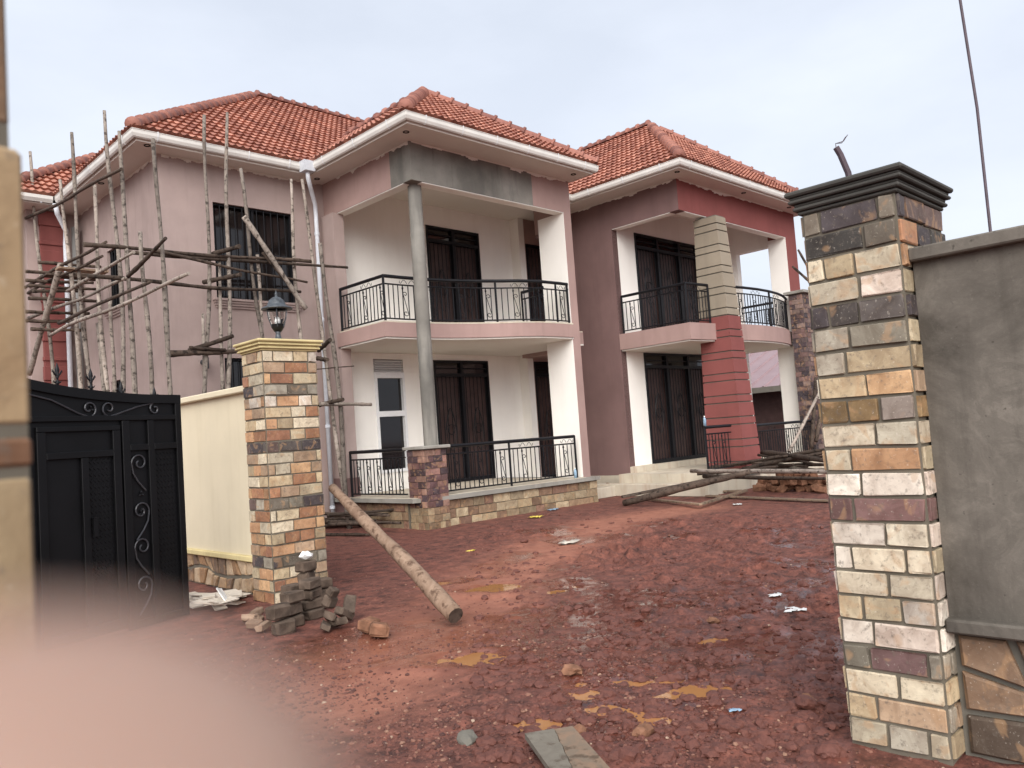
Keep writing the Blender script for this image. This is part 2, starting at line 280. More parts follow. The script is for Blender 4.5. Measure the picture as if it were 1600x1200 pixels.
ring = [(us[0], vs[0]), (us[-1], vs[0]), (us[-1], vs[-1]), (us[0], vs[-1])]; outer = [(-B, -B), (B, -B), (B, B), (-B, B)]
V = np.concatenate([V, [(a, b, 0.) for a, b in ring], [(a, b, 0.) for a, b in outer]])
me = bpy.data.meshes.new('ground'); ex = [(base+i, base+4+i, base+4+(i+1) % 4, base+(i+1) % 4) for i in range(4)]
me.vertices.add(len(V)); me.vertices.foreach_set('co', V.ravel()); nf = len(F)+4; me.loops.add(nf*4); me.polygons.add(nf)
me.loops.foreach_set('vertex_index', np.concatenate([F.ravel(), np.array(ex).ravel()]).astype(np.int32)); me.polygons.foreach_set('loop_start', np.arange(nf)*4); me.update(calc_edges=True); me.validate()
me.polygons.foreach_set('use_smooth', [True]*nf); setattr_float(me, 'track', np.concatenate([tt.ravel(), np.zeros(8)])); setattr_float(me, 'wet', np.concatenate([ww.ravel(), np.full(8, .4)]))
me.materials.append(MAT['red_mud']); tag(link('ground', me), 'rutted red mud yard with churned wet soil', 'ground', kind='structure')
def gz(x, y): return float(ground_h(np.array([x]), np.array([y]))[0][0])
for i, (c, a, b) in enumerate(PUDDLES):
    mb = MB(); n = 26; k = 1.4
    mb.v = [(c.x+k*(a*math.cos(w)*.711+b*math.sin(w)*.703), c.y+k*(-a*math.cos(w)*.703+b*math.sin(w)*.711), WATER_Z-.0004*i) for w in [2*math.pi*j/n for j in range(n)]]; mb.f = [tuple(range(n))]
    tag(mb.build('puddle', 'muddy_water'), 'shallow orange puddle lying in the red mud', 'puddle', 'puddles in the yard', 'structure')
def ico_lump(seed, sub=1):
    r = random.Random(seed); t = (1+5**.5)/2
    vs_ = [Vector(p).normalized() for p in [(-1, t, 0), (1, t, 0), (-1, -t, 0), (1, -t, 0), (0, -1, t), (0, 1, t), (0, -1, -t), (0, 1, -t), (t, 0, -1), (t, 0, 1), (-t, 0, -1), (-t, 0, 1)]]
    f = [(0,11,5),(0,5,1),(0,1,7),(0,7,10),(0,10,11),(1,5,9),(5,11,4),(11,10,2),(10,7,6),(7,1,8),(3,9,4),(3,4,2),(3,2,6),(3,6,8),(3,8,9),(4,9,5),(2,4,11),(6,2,10),(8,6,7),(9,8,1)]
    for _ in range(sub):
        mid = {}; nf = []
        def g(a, b):
            k = (min(a, b), max(a, b))
            if k not in mid: vs_.append(((vs_[a]+vs_[b])/2).normalized()); mid[k] = len(vs_)-1
            return mid[k]
        for a, b, c in f: x, y, z = g(a, b), g(b, c), g(c, a); nf += [(a, x, z), (b, y, x), (c, z, y), (x, y, z)]
        f = nf
    return [v*(1+r.uniform(-.22, .22)) for v in vs_], f
def scatter(name, mat, n, sampler, size, sub, label, cat, sink=.3, tint=None, zs=.7):
    prot = [ico_lump(s, sub) for s in range(6)]; Vs = []; Fs = []; T = []; b = 0
    pts = [sampler() for _ in range(n)]; hs_ = ground_h(np.array([p[0] for p in pts]), np.array([p[1] for p in pts]))[0]
    for (x, y), z in zip(pts, hs_):
        pv, pf = random.choice(prot); s = size(); a = np.array(pv)*np.array([s*random.uniform(.7, 1.3), s*random.uniform(.7, 1.3), s*zs*random.uniform(.6, 1.1)])
        w = random.uniform(0, 6.28); cw, sw = math.cos(w), math.sin(w); q = np.stack([a[:, 0]*cw-a[:, 1]*sw+x, a[:, 0]*sw+a[:, 1]*cw+y, a[:, 2]+z+s*zs*(1-2*sink)*.6], 1)
        Vs.append(q); Fs.append(np.array(pf)+b); b += len(pv); T.append(np.full(len(pv), tint() if tint else .5))
    me = bpy.data.meshes.new(name); me.from_pydata(np.concatenate(Vs).tolist(), [], np.concatenate(Fs).tolist()); me.update(); setattr_float(me, 'tint', np.concatenate(T)); me.materials.append(MAT[mat])
    return tag(link(name, me), label, cat, kind='stuff')
def in_view(px0, px1, py0, py1):
    def f():
        while True:
            p = pix(random.uniform(px0, px1), random.uniform(py0, py1), z=0)
            if not (3.8 < p.x < 4.8 and (1.2 < p.y < 1.9 or p.y > 7.7)): return p.x, p.y
    return f
def near_gravel():
    while True:
        x, y = random.uniform(1.5, 7.5), random.uniform(1.2, 7.5)
        d = math.hypot(x, y)
        g = vnoise(np.array([x*1.4]), np.array([y*1.4]), 77)[0]
        left = (-(x*.711-y*.703)+1.3)/3
        if random.random() < np.clip(1.5-d/5.0, .04, 1)*(.15+1.3*max(0, g-.25))*np.clip(.35+left, .25, 1): return x, y
scatter('gravel', 'gravel', 11000, near_gravel, lambda: .004+.013*random.random()**2.6, 0, 'loose gravel and crumbs of red stone strewn on the mud', 'gravel', tint=lambda: random.random()**1.25)
scatter('mud_crumbs', 'clod', 3000, in_view(740, 1330, 800, 1190), lambda: .006+.046*random.random()**3.4, 1, 'dark lumps of churned red mud', 'mud', .45)
scatter('mud_grit', 'gravel', 1300, in_view(500, 1330, 780, 1190), lambda: .005+.010*random.random()**2, 0, 'pale grit sprinkled over the red mud', 'grit', tint=lambda: random.random()**1.1)

# ------------------------------------------------------------------ building helpers
def wall(name, M, L, z0, z1, th, holes, mat, parent):
    xs = sorted({0, L, *[h[0] for h in holes], *[h[1] for h in holes]}); zs = sorted({z0, z1, *[h[2] for h in holes], *[h[3] for h in holes]}); mb = MB()
    solid = lambda x, z: not any(h[0] < x < h[1] and h[2] < z < h[3] for h in holes)
    for a, b in zip(xs[:-1], xs[1:]):
        run = None
        for c, d in zip(zs[:-1], zs[1:]):
            if solid((a+b)/2, (c+d)/2): run = [run[0], d] if run else [c, d]
            elif run: mb.box(a, b, 0, th, *run); run = None
        if run: mb.box(a, b, 0, th, *run)
    return mb.xf(M).build(name, mat, parent)
def resample(pts, step):
    pts = [Vector(p) for p in pts]; out = [pts[0]]; 
    for a, b in zip(pts[:-1], pts[1:]):
        n = max(1, round((b-a).length/step)); out += [a+(b-a)*(i/n) for i in range(1, n+1)]
    return out
def spiral(cx, cz, r, a0, turns, sgn, n=14):
    return [(cx+r*(1-.75*i/n)*math.cos(a0+sgn*2*math.pi*turns*i/n), 0, cz+r*(1-.75*i/n)*math.sin(a0+sgn*2*math.pi*turns*i/n)) for i in range(n+1)]
def s_scroll(h, w=.058, r=.0075):
    mb = MB(); low = spiral(0, h*.16, w*1.05, -math.pi*.1, .95, -1); low = low[::-1]
    top = spiral(0, h*.72, w*.85, math.pi*.95, .95, -1)
    mb.tube(low+top, r, 5); return mb
_cache = {}
def shared(key, fn, mat, smooth=False):
    if key not in _cache: _cache[key] = fn().mesh(key[0], mat, smooth)
    return _cache[key]
def bar_mesh(h, r=.011, knob=False):
    mb = MB(); mb.tube([(0, 0, 0), (0, 0, h)], r, 6)
    if knob: mb.lathe([(.001, h-.10), (.016, h-.08), (.02, h-.055), (.008, h-.03)], 8)
    return mb
def railing(parent, pts, z0, zt, posts=(), label=None, scroll_every=5, crest=True):
    h = zt-z0; P = resample([(p[0], p[1], 0) for p in pts], .118)
    lift = lambda z, Q=None: [(p.x, p.y, z) for p in (Q or P)]
    mb = MB(); mb.tube(lift(zt), .034, 8); top = mb.build('railing', 'black_iron', parent, False)
    for z, r, nm in ((zt-.15, .016, 'middle_rail'), (z0+.06, .016, 'bottom_rail')):
        mb = MB(); mb.tube(lift(z), r, 6); mb.build(nm, 'black_iron', top)
    bh = h-.21; me = shared(('baluster', round(bh, 2)), lambda: bar_mesh(bh), 'black_iron'); mk = shared(('baluster', round(bh, 2), 'k'), lambda: bar_mesh(bh, .012, True), 'black_iron'); sc = shared(('scroll', round(bh, 2)), lambda: s_scroll(bh), 'black_iron')
    for i, p in enumerate(P[1:-1], 1):
        d = P[i+1]-P[i-1]; rz = math.atan2(d.y, d.x)
        kn = i % scroll_every == 2
        link('baluster', mk if kn else me, top, TRS((p.x, p.y, z0+.06)))
        if kn: link('scroll', sc, top, TRS((p.x+.055*math.cos(rz), p.y+.055*math.sin(rz), z0+.07), rz))
        if crest and i % 10 == 8:
            ms = shared(('crest',), lambda: crest_mesh(), 'black_iron'); link('crest_scroll', ms, top, TRS((p.x, p.y, zt-.14), rz))
    pm = shared(('post', round(h, 2)), lambda: bar_mesh(h, .026), 'black_iron')
    for q in posts: link('post', pm, top, TRS((q[0], q[1], z0)))
    return top
def crest_mesh():
    mb = MB()
    for s in (-1, 1): mb.tube([(s*(.02+.14*t), 0, .02+.07*math.sin(t*math.pi)) for t in [i/8 for i in range(9)]]+[(s*(.16+.03*math.sin(a)), 0, .02+.03*(1-math.cos(a))) for a in (.6, 1.4, 2.4)], .005, 5)
    return mb
def ornament(w, h):
    mb = MB()
    for s in (-1, 1):
        mb.tube([(s*w*(.05+.42*math.sin(math.pi*t)*(1-.35*t)), 0, h*t) for t in [i/14 for i in range(15)]], .009, 5)
        mb.tube([(s*w*.42*math.cos(2.2*math.pi*t)*(1-.5*t)+s*w*.05, 0, h*(.5+.12*math.sin(2.2*math.pi*t))) for t in [i/12 for i in range(13)]], .008, 5)
        mb.tube([(s*w*.45*t, 0, h*(1-.5*t*t)) for t in [i/8 for i in range(9)]], .008, 5)
    return mb
def grille_door(parent, M, w, z0, z1, leaves, name='door', orn=True, transom=.34):
    mb = MB(); mb.box(0, w, .10, .14, z0, z1); d = mb.xf(M).build(name, 'door_brown', parent)
    mb = MB(); f = .055
    mb.box(-.0, f, -.02, .09, z0, z1); mb.box(w-f, w, -.02, .09, z0, z1); mb.box(f, w-f, -.02, .09, z1-f, z1); mb.box(f, w-f, -.02, .09, z0, z0+.09)
    mb.xf(M).build('frame', 'black_iron', d)
    zt = z1-transom
    if transom:
        mb = MB(); mb.box(f, w-f, -.018, .085, zt-.05, zt+.03); mb.box(f, w-f, .0, .03, zt+.14, zt+.165); mb.xf(M).build('transom_bar', 'black_iron', d)
        mb = MB(); mb.box(f, w-f, .05, .06, zt+.03, z1-f); mb.xf(M).build('transom_pane', 'glass_dark', d)
    else: zt = z1-f
    lw = w/leaves
    for i in range(1, leaves):
        mb = MB(); mb.box(i*lw-.045, i*lw+.045, -.016, .085, z0+.09, z1-f); mb.xf(M).build('mullion', 'black_iron', d)
    hb = zt-z0-.14; bm = shared(('bar', round(hb, 2)), lambda: bar_mesh(hb, .0105), 'black_iron')
    for i in range(leaves):
        n = max(3, int(lw/.115))
        for j in range(1, n): link('bar', bm, d, M @ Matrix.Translation((i*lw+lw*j/n, .02, z0+.09)))
        if orn:
            om = shared(('ornament', round(lw, 2)), lambda: ornament(lw*.42, 1.0), 'black_iron'); link('scroll', om, d, M @ Matrix.Translation((i*lw+lw/2, .005, z0+.75)))
    return d
def barred_window(parent, M, w, z0, z1, sill=None):
    mb = MB(); mb.box(0, w, .16, .2, z0, z1); d = mb.xf(M).build('window', 'glass_dark', parent)
    mb = MB(); mb.box(0, .04, .06, .15, z0, z1); mb.box(w-.04, w, .06, .15, z0, z1); mb.box(.04, w-.04, .06, .15, z1-.04, z1); mb.box(.04, w-.04, .06, .15, z0, z0+.04); mb.box(w/2-.025, w/2+.025, .07, .14, z0+.04, z1-.04); mb.xf(M).build('frame', 'black_iron', d)
    hb = z1-z0; bm = shared(('bar', round(hb, 2)), lambda: bar_mesh(hb, .0105), 'black_iron'); n = int(w/.14)
    for j in range(1, n): link('bar', bm, d, M @ Matrix.Translation((w*j/n, .05, z0)))
    if sill:
        mb = MB()
        for i, (zz, o) in enumerate(((0, .10), (.045, .075), (.09, .055), (.135, .03))): mb.box(-.09+.02*i, w+.09-.02*i, -o, .05, z0-zz-.045, z0-zz-.003)
        mb.xf(M).build('sill', sill, d)
    return d
def offset_poly(pts, d):
    out = []
    for i, p in enumerate(pts):
        p = Vector(p[:2]); n = []
        for a, b in ((i-1, i), (i, i+1)):
            if 0 <= a and b < len(pts): t = (Vector(pts[b][:2])-Vector(pts[a][:2])).normalized(); n.append(Vector((t.y, -t.x)))
        if len(n) == 1: out.append(p+n[0]*d)
        else: b = (n[0]+n[1]); out.append(p+b*(d/(1+n[0].dot(n[1]))))
    return out
def sweep(pts, prof):
    mb = MB(); rings = [[(q.x, q.y, z) for q in offset_poly(pts, o)] for o, z in prof]; k = len(pts); m_ = len(prof)
    mb.v = [rings[j][i] for i in range(k) for j in range(m_)]
    mb.f = [(i*m_+j, i*m_+(j+1) % m_, (i+1)*m_+(j+1) % m_, (i+1)*m_+j) for i in range(k-1) for j in range(m_)]
    return mb
def tiled_slope(name, P0, e, sl, poly, parent):
    """one roof slope laid with rolled clay tiles, row over row; poly in (along eave, up slope) metres"""
    P0 = np.array(P0); e = np.array(e); sl = np.array(sl); nr = np.cross(e, sl); nr /= np.linalg.norm(nr); nr = nr if nr[2] > 0 else -nr
    smax = max(p[1] for p in poly)
    def rng_(s):
        xs = []
        for (x0, y0), (x1, y1) in zip(poly, poly[1:]+poly[:1]):
            if (y0-s)*(y1-s) <= 0 and y0 != y1: xs.append(x0+(x1-x0)*(s-y0)/(y1-y0))
            elif y0 == y1 == s: xs += [x0, x1]
        return (min(xs), max(xs)) if xs else (0, 0)
    TW, TH, SUB = .15, .265, 6; V = []; F = []; T = []; rows = int(math.ceil(smax/TH))
    tints = {}
    for r_ in range(rows):
        s0, s1 = r_*TH, min((r_+1)*TH+.03, smax); a0, b0 = rng_(min(s0+1e-4, smax-1e-4)); a1, b1 = rng_(s1-1e-4); A, Bm = min(a0, a1), max(b0, b1)
        k0, k1 = math.floor(A/TW*SUB), math.ceil(Bm/TW*SUB); base = len(V); n = k1-k0+1
        for k in range(k0, k1+1):
            x = k*TW/SUB; ph = (k % SUB)/SUB; prof = .027*math.sin(math.pi*min(ph/.6, 1)) if ph < .6 else -.004
            c = k//SUB; t = tints.setdefault((r_, c), random.random()); jit = (tints[(r_, c)]-.5)*.012
            for s, lift in ((s0+jit+.05, -.03), (s0+jit, .062), (s1, .006)):
                lo, hi = (a0, b0) if s < s0+.1 else (a1, b1)
                p = P0+e*min(max(x, lo), hi)+sl*max(s, 0)+nr*(lift+(prof if lift > 0 else 0)); V.append(tuple(p)); T.append(t)
        for i in range(n-1):
            q = base+3*i; F += [(q, q+3, q+4, q+1), (q+1, q+4, q+5, q+2)]
    me = bpy.data.meshes.new(name); me.from_pydata(V, [], F); me.update(); setattr_float(me, 'tint', T); me.materials.append(MAT['roof_clay'])
    o = link(name, me, parent); o['kind'] = 'stuff'; return o
def ridge_mesh():
    mb = MB(); L = .40; n = 9; V = []; F = []
    for x, r in ((0, .138), (.055, .138), (.06, .108), (L, .092)):
        for j in range(n): w = math.pi*(j/(n-1))*1.1-math.pi*.05; V.append((x, r*math.cos(w), r*math.sin(w)-.03))
    for i in range(3):
        for j in range(n-1): F.append((i*n+j, i*n+j+1, (i+1)*n+j+1, (i+1)*n+j))
    b = len(V); V.append((0, 0, -.03)); F += [(b, j+1, j) for j in range(n-1)]
    mb.v = V; mb.f = F; return mb
def ridge_run(parent, a, b, step=.345):
    a, b = Vector(a), Vector(b); d = b-a; L = d.length; x = d.normalized(); y = Vector((0, 0, 1)).cross(x).normalized(); z = x.cross(y)
    Rm = Matrix((x, y, z)).transposed(); me = shared(('ridge_tile',), ridge_mesh, 'ridge_clay', True)
    for i in range(int(L/step)): link('ridge_tile', me, parent, TRS(a+x*(i*step)+Vector((0, 0, .05)), rot=Rm))
def stone_mesh(w, h, d, c=.004):
    def f():
        mb = MB(); mb.cbox(0, w, -d, .03, 0, h, c); r = random.Random(int(w*1000+h*100)); mb.v = [(x+r.uniform(-.0045, .0045), y+r.uniform(-.005, .005), z+r.uniform(-.0045, .0045)) for x, y, z in mb.v]; return mb
    return shared(('stone', round(w, 2), round(h, 3), round(d, 3)), f, 'clad_stone')
def clad_face(parent, M, L, z0, z1, ch, cols, gap=.012, proud=.015, lens=(.30, .16), name='stone', rowcol=None, jit=.012):
    n = max(1, round((z1-z0)/ch)); ch = (z1-z0)/n
    for r_ in range(n):
        x = 0; off = (r_ % 2); first = True
        while x < L-1e-3:
            w = random.choice(lens)*random.uniform(.85, 1.12)
            if first and off: w *= .5
            first = False
            if x+w > L-.06: w = L-x
            w = round(w, 2) if x+w < L-.02 else L-x
            pal = rowcol(n-1-r_) if rowcol else cols
            o = link(name, stone_mesh(max(w-gap, .02), ch-gap, proud+random.choice((0, .004, .008))), parent, M @ Matrix.Translation((x+gap/2, 0, z0+r_*ch+gap/2)) @ Matrix.Rotation(random.uniform(-jit, jit), 4, 'Y'))
            k = random.uniform(.62, 1.05); c3 = random.choice(pal); gm = sum(c3)/3; o.color = mul(lin(*[gm+(q-gm)*.86+3 for q in c3]), k)
            x += w

# ------------------------------------------------------------------ house
house = thing('house', 'two storey house under construction with mauve plaster and clay tile hip roofs', 'house', (5.65, 14.45, 0))
ZS, ZE = 7.15, 7.3
W1 = 14.45
wall('wall', FA(5.65, W1), 3.548, 0, ZS, .22, [(.98, 2.65, 4.55, 6.41), (1.07, 2.5, 1.7, 3.42)], 'mauve', house)
barred_window(house, FA(6.63, W1), 1.67, 4.55, 6.41, 'mauve'); barred_window(house, FA(6.72, W1), 1.43, 1.7, 3.42, 'mauve')
# side wall (facing -u) from the corner back to the wing
wall('side_wall', FB(5.65, 19.3), 4.629, 0, ZS, .22, [(1.95, 2.75, 4.7, 5.95), (1.9, 2.7, 1.85, 3.25)], 'mauve', house)
barred_window(house, FB(5.65, 17.35), .8, 4.7, 5.95, 'mauve'); barred_window(house, FB(5.65, 17.4), .8, 1.85, 3.25, 'mauve')
# wing
wall('wing_wall', FA(4.62, 19.1), 1.03, 0, ZS, .2, [], 'mauve', house); wall('wing_side_wall', FB(4.62, 24), 4.7, 0, ZS, .2, [], 'mauve', house)
mb = MB(); mb.box(4.86, 5.3, 18.98, 19.1, 0, ZS-.02); pil = mb.build('pilaster', 'red_paint', house)
for i, z in enumerate(np.arange(.5, 7, .42)):
    mb = MB(); mb.cbox(4.83, 5.33, 18.95, 19.06, z, z+(.3 if i % 2 else .09), .012); mb.build('band', 'red_paint', pil)
# back of the balcony and verandah, and the recessed entrance
wall('balcony_back_wall', FA(9.2, W1), 5.4, .45, ZS, .2, [(.88, 1.68, .95, 3.45), (2.55, 4.28, .56, 3.45), (2.58, 4.26, 3.88, 6.66)], 'white_wall', house)
grille_door(house, FA(11.75, W1), 1.73, .56, 3.45, 2); grille_door(house, FA(11.78, W1), 1.68, 3.88, 6.66, 2)
# sash window with louvres
Mw = FA(10.08, W1); mb = MB(); mb.box(.03, .77, .06, .07, .98, 3.08); win = mb.xf(Mw).build('sash_window', 'glass_dark', house)
mb = MB(); mb.box(0, .06, -.03, .09, .95, 3.1); mb.box(.74, .8, -.03, .09, .95, 3.1); mb.box(.06, .74, -.03, .09, .95, 1.02); mb.box(.06, .74, -.03, .09, 3.03, 3.1); mb.box(.06, .74, -.035, .085, 2.18, 2.30); mb.xf(Mw).build('frame', 'frame_white', win)
mb = MB(); mb.box(0, .8, -.02, .15, 3.101, 3.16); mb.box(0, .8, .1, .15, 3.16, 3.44); mb.xf(Mw).build('vent_frame', 'frame_white', win)
for i in range(5):
    mb = MB(); z = 3.175+.053*i; mb.hexa([(.03, -.02, z), (.77, -.02, z), (.77, .06, z+.03), (.03, .06, z+.03), (.03, -.02, z+.012), (.77, -.02, z+.012), (.77, .06, z+.042), (.03, .06, z+.042)]); mb.xf(Mw).build('louvre', 'frame_white', win)
wall('return_wall', FB(14.6, W1), .3, .3, ZS, .2, [], 'white_wall', house)
wall('entrance_wall', FA(14.8, 14.15), .9, .3, ZS, .2, [(.02, .88, .4, 3.42), (.02, .88, 3.95, 6.5)], 'mauve_pink', house)
grille_door(house, FA(14.82, 14.15), .86, .4, 3.42, 1, 'entrance_door'); grille_door(house, FA(14.82, 14.15), .86, 3.95, 6.5, 1, 'landing_door', transom=0)
mb = MB(); mb.box(14.42, 15.498, 13.3, 14.149, 3.5, 3.93); mb.build('landing_slab', 'mauve_pink', house)
mb = MB(); mb.box(14.42, 15.498, 13.2, 13.4, 6.5, ZS-.003); mb.build('landing_beam', 'mauve_pink', house)
for z in (3.93, 6.42): 
    mb = MB(); mb.box(14.43, 15.49, 13.18, 13.42, z+.001, z+.09); mb.build('cornice', 'mauve_deep', house)
# bay 1
mb = MB(); mb.box(8.95, 9.2, 13.95, 14.449, 0, 6.42); mb.build('pier', 'mauve', house)
mb = MB(); mb.box(8.93, 9.22, 13.93, 14.46, 0, .95); mb.build('plinth', 'mauve_deep', house)
def ragged(u0, u1, fixed, axis, z, mat='soffit'):
    mb = MB(); n = 70
    for i in range(n):
        a, b = u0+(u1-u0)*i/n, u0+(u1-u0)*(i+1)/n; d = .02+.16*max(0, fbm(np.array([i*.33]), np.array([u0*3+fixed]), 3, 8)[0]+.12)
        if axis == 'A': mb.box(a, b-.0006, fixed-.014, fixed-.001, z-d, z-.001)
        else: mb.box(fixed-.012, fixed-.001, a, b-.0006, z-d, z-.001)
    o = mb.build('plaster_edge', mat, house); o['kind'] = 'stuff'
mb = MB(); mb.box(9.05, 9.3, 12.05, 14.447, 6.42, ZS-.003); mb.build('beam', 'mauve_pink', house)
mb = MB(); mb.box(9.051, 9.299, 11.42, 12.049, 6.42, ZS-.003); mb.box(9.299, 12.3, 11.42, 11.67, 6.42, ZS-.003); mb.build('beam', 'cement', house)
mb = MB(); mb.box(12.3, 13.26, 11.421, 11.669, 6.421, ZS-.003); mb.build('beam', 'mauve_pink', house)
mb = MB(); mb.box(13.2601, 13.5, 11.42, 12.2, .5, ZS-.003); mb.build('pier', 'mauve_pink', house)
mb = MB(); mb.box(13.248, 13.2599, 11.424, 12.2, .56, 6.42); mb.build('pier_plaster', 'white_wall', house)
for (a, b, c, d) in ((9.06, 9.29, 11.68, 14.44), (9.31, 13.24, 11.43, 11.66)):
    mb = MB(); mb.box(a, b, c, d, 6.405, 6.419); mb.build('beam_soffit', 'white_wall', house)
EDGE1 = [(8.92, 14.0), (8.92, 12.34), (9.4, 12.33), (9.9, 12.28), (10.4, 12.18), (10.9, 12.02), (11.4, 11.8), (11.85, 11.56), (12.3, 11.42), (12.8, 11.38), (13.26, 11.38)]
mb = MB(); mb.prism([(13.26, 12.25), (14.6, 12.25), (14.6, 14.448), (9.2, 14.448), (9.2, 14.0)]+EDGE1, 3.62, 3.9); mb.build('balcony_slab', 'mauve_pink', house)
mb = MB(); mb.prism([(13.25, 12.25), (14.59, 12.25), (14.59, 14.44), (9.21, 14.44), (9.21, 13.99), (8.95, 13.99), (8.95, 12.37)]+[(a+.02, b+.03) for a, b in EDGE1[2:]], 3.585, 3.619); mb.build('balcony_soffit', 'soffit', house)
mb = MB(); mb.prism([(13.25, 12.25), (14.59, 12.25), (14.59, 14.44), (9.21, 14.44), (9.21, 13.99), (8.95, 13.99), (8.95, 12.37)]+[(a-.004, b-.004) for a, b in EDGE1[2:]], 3.9005, 3.93); mb.build('balcony_screed', 'step_white', house)
r1 = [(8.99, 13.9), (8.99, 12.4)]+[(a+.03, b+.06) for a, b in EDGE1[2:-1]]+[(13.22, 11.44)]
railing(house, r1, 3.92, 4.80, [r1[0], r1[1], r1[6], r1[9], (13.2, 11.44)])
railing(house, [(12.55, 11.55), (12.55, 12.2)], 3.92, 4.7, [(12.55, 12.2)], crest=False)
# verandah 1: stone base, slab, rail, corner pillar with round column
PAL_BASE = [(158, 136, 106), (170, 148, 114), (144, 112, 88), (180, 160, 128), (138, 102, 84), (150, 122, 94)]
PAL_PURPLE = [(100, 70, 72), (126, 88, 84), (78, 58, 62), (150, 108, 98), (112, 80, 80), (84, 66, 72), (164, 124, 108)]
mb = MB(); mb.prism([(8.95, 14.4), (8.95, 11.99), (9.03, 11.99), (9.03, 11.75), (9.3, 11.55), (13.6, 11.35), (13.6, 14.4)], 0, .48); vb = mb.build('verandah_base', 'mortar', house)
clad_face(vb, FB(8.95, 13.95), 1.95, -.02, .47, .16, PAL_BASE, lens=(.3, .22, .38))
Ma = Matrix.Translation((9.45, 11.54, 0)) @ Matrix.Rotation(math.atan2(-.2, 4.3), 4, 'Z'); clad_face(vb, Ma, 4.15, -.04, .47, .17, PAL_BASE, lens=(.34, .26, .42))
mb = MB(); mb.prism([(8.84, 14.0), (8.84, 11.7), (9.3, 11.46), (13.62, 11.25), (13.62, 14.44), (8.84, 14.44)], .481, .555); mb.build('verandah_slab', 'slab_edge', house)
mb = MB(); mb.prism([(8.9, 13.95), (8.9, 11.75), (9.35, 11.53), (13.24, 11.33), (13.24, 14.43), (9.21, 14.43)], .556, .566); mb.build('verandah_floor', 'step_white', house)
railing(house, [(8.97, 13.85), (8.97, 12.02)], .57, 1.46, [(8.97, 13.85)], crest=False, scroll_every=3)
railing(house, [(9.56, 11.62), (11.3, 11.54), (13.1, 11.46)], .57, 1.46, [(11.2, 11.545), (13.1, 11.46)])
mb = MB(); mb.box(8.99, 9.49, 11.47, 11.97, 0, 1.44); cp = mb.build('clad_pillar', 'mortar', house)
clad_face(cp, FB(8.99, 11.97), .5, -.02, .38, .14, PAL_BASE, gap=.006, lens=(.2, .14, .26)); clad_face(cp, FA(8.99, 11.47), .5, -.02, .38, .14, PAL_BASE, gap=.006, lens=(.2, .14, .26))
clad_face(cp, FB(8.99, 11.97), .5, .38, 1.43, .118, PAL_PURPLE, gap=.005, lens=(.17, .13, .24)); clad_face(cp, FA(8.99, 11.47), .5, .38, 1.43, .118, PAL_PURPLE, gap=.005, lens=(.17, .13, .24))
mb = MB(); mb.cbox(8.92, 9.56, 11.4, 12.04, 1.441, 1.5, .01); mb.build('pillar_cap', 'slab_edge', cp)
mb = MB(); mb.lathe([(.130, 1.5), (.133, 3.0), (.131, 4.6), (.136, 5.55), (.128, 5.56), (.128, 6.43)], 28, (9.33, 11.69)); mb.build('column', 'cement', house, True)
# bay 2
wall('bay_wall', FB(15.5, 14.15), 2.3, 0, ZS, .2, [], 'mauve_deep', house)
mb = MB(); mb.box(15.46, 15.497, 11.86, 14.1, .0, .42); mb.build('plinth', 'step_white', house)
wall('bay_back_wall', FA(15.503, 11.85), 5.5, .3, ZS, .2, [(.9, 3.85, .62, 3.4), (.9, 3.85, 3.87, 6.46)], 'white_wall', house)
grille_door(house, FA(16.403, 11.85), 2.95, .62, 3.4, 3); grille_door(house, FA(16.403, 11.85), 2.95, 3.87, 6.46, 3)
mb = MB(); mb.box(15.5, 15.75, 9.9, 11.849, 6.43, ZS-.003); mb.build('beam', 'mauve_deep', house)
mb = MB(); mb.box(15.751, 20.65, 9.9, 10.15, 6.43, ZS-.003); mb.build('beam', 'red_paint', house)
mb = MB(); mb.box(15.5001, 15.7509, 9.893, 9.8999, 6.43, ZS-.003); mb.build('beam_face', 'red_paint', house)
mb = MB(); mb.box(20.65, 21.25, 9.9, 10.42, .4, ZS-.003); mb.build('pier', 'red_paint', house)
mb = MB(); mb.box(20.638, 20.6499, 9.906, 10.42, .4, 6.43); mb.box(20.6499, 21.2, 10.4201, 10.43, .4, 6.3); mb.build('pier_plaster', 'white_wall', house)
mb = MB(); mb.box(20.8, 21.0, 11.5, 11.8499, .4, ZS-.003); mb.box(20.8, 21.0, 10.43, 11.5, 6.3, ZS-.003); mb.build('side_frame', 'white_wall', house)
mb = MB(); mb.box(15.76, 20.64, 9.91, 10.14, 6.415, 6.4299); mb.box(15.51, 15.74, 10.16, 11.84, 6.415, 6.4299); mb.build('beam_soffit', 'white_wall', house)
EDGE2 = [(15.48, 11.85), (15.48, 9.85), (16.5, 9.74), (17.05, 9.62), (17.6, 9.54), (18.2, 9.5), (18.8, 9.52), (19.4, 9.6), (20.0, 9.74), (20.66, 9.98)]
mb = MB(); mb.prism([(20.66, 10.4), (20.9, 10.5), (20.9, 11.84), (15.52, 11.84)]+EDGE2, 3.45, 3.83); mb.build('balcony_slab', 'mauve_pink', house)
mb = MB(); mb.prism([(20.62, 10.4), (20.85, 10.5), (20.85, 11.83), (15.52, 11.83), (15.52, 9.9)]+[(a, b+.04) for a, b in EDGE2[2:]], 3.415, 3.449); mb.build('balcony_soffit', 'soffit', house)
r2 = [(15.55, 11.75), (15.55, 9.93), (16.35, 9.85)]; railing(house, r2, 3.84, 4.74, [r2[0], r2[1], r2[2]])
r2 = [(17.15, 9.68)]+[(a, b+.07) for a, b in EDGE2[4:]]; railing(house, r2, 3.84, 4.74, [r2[0], r2[3], r2[-1]])
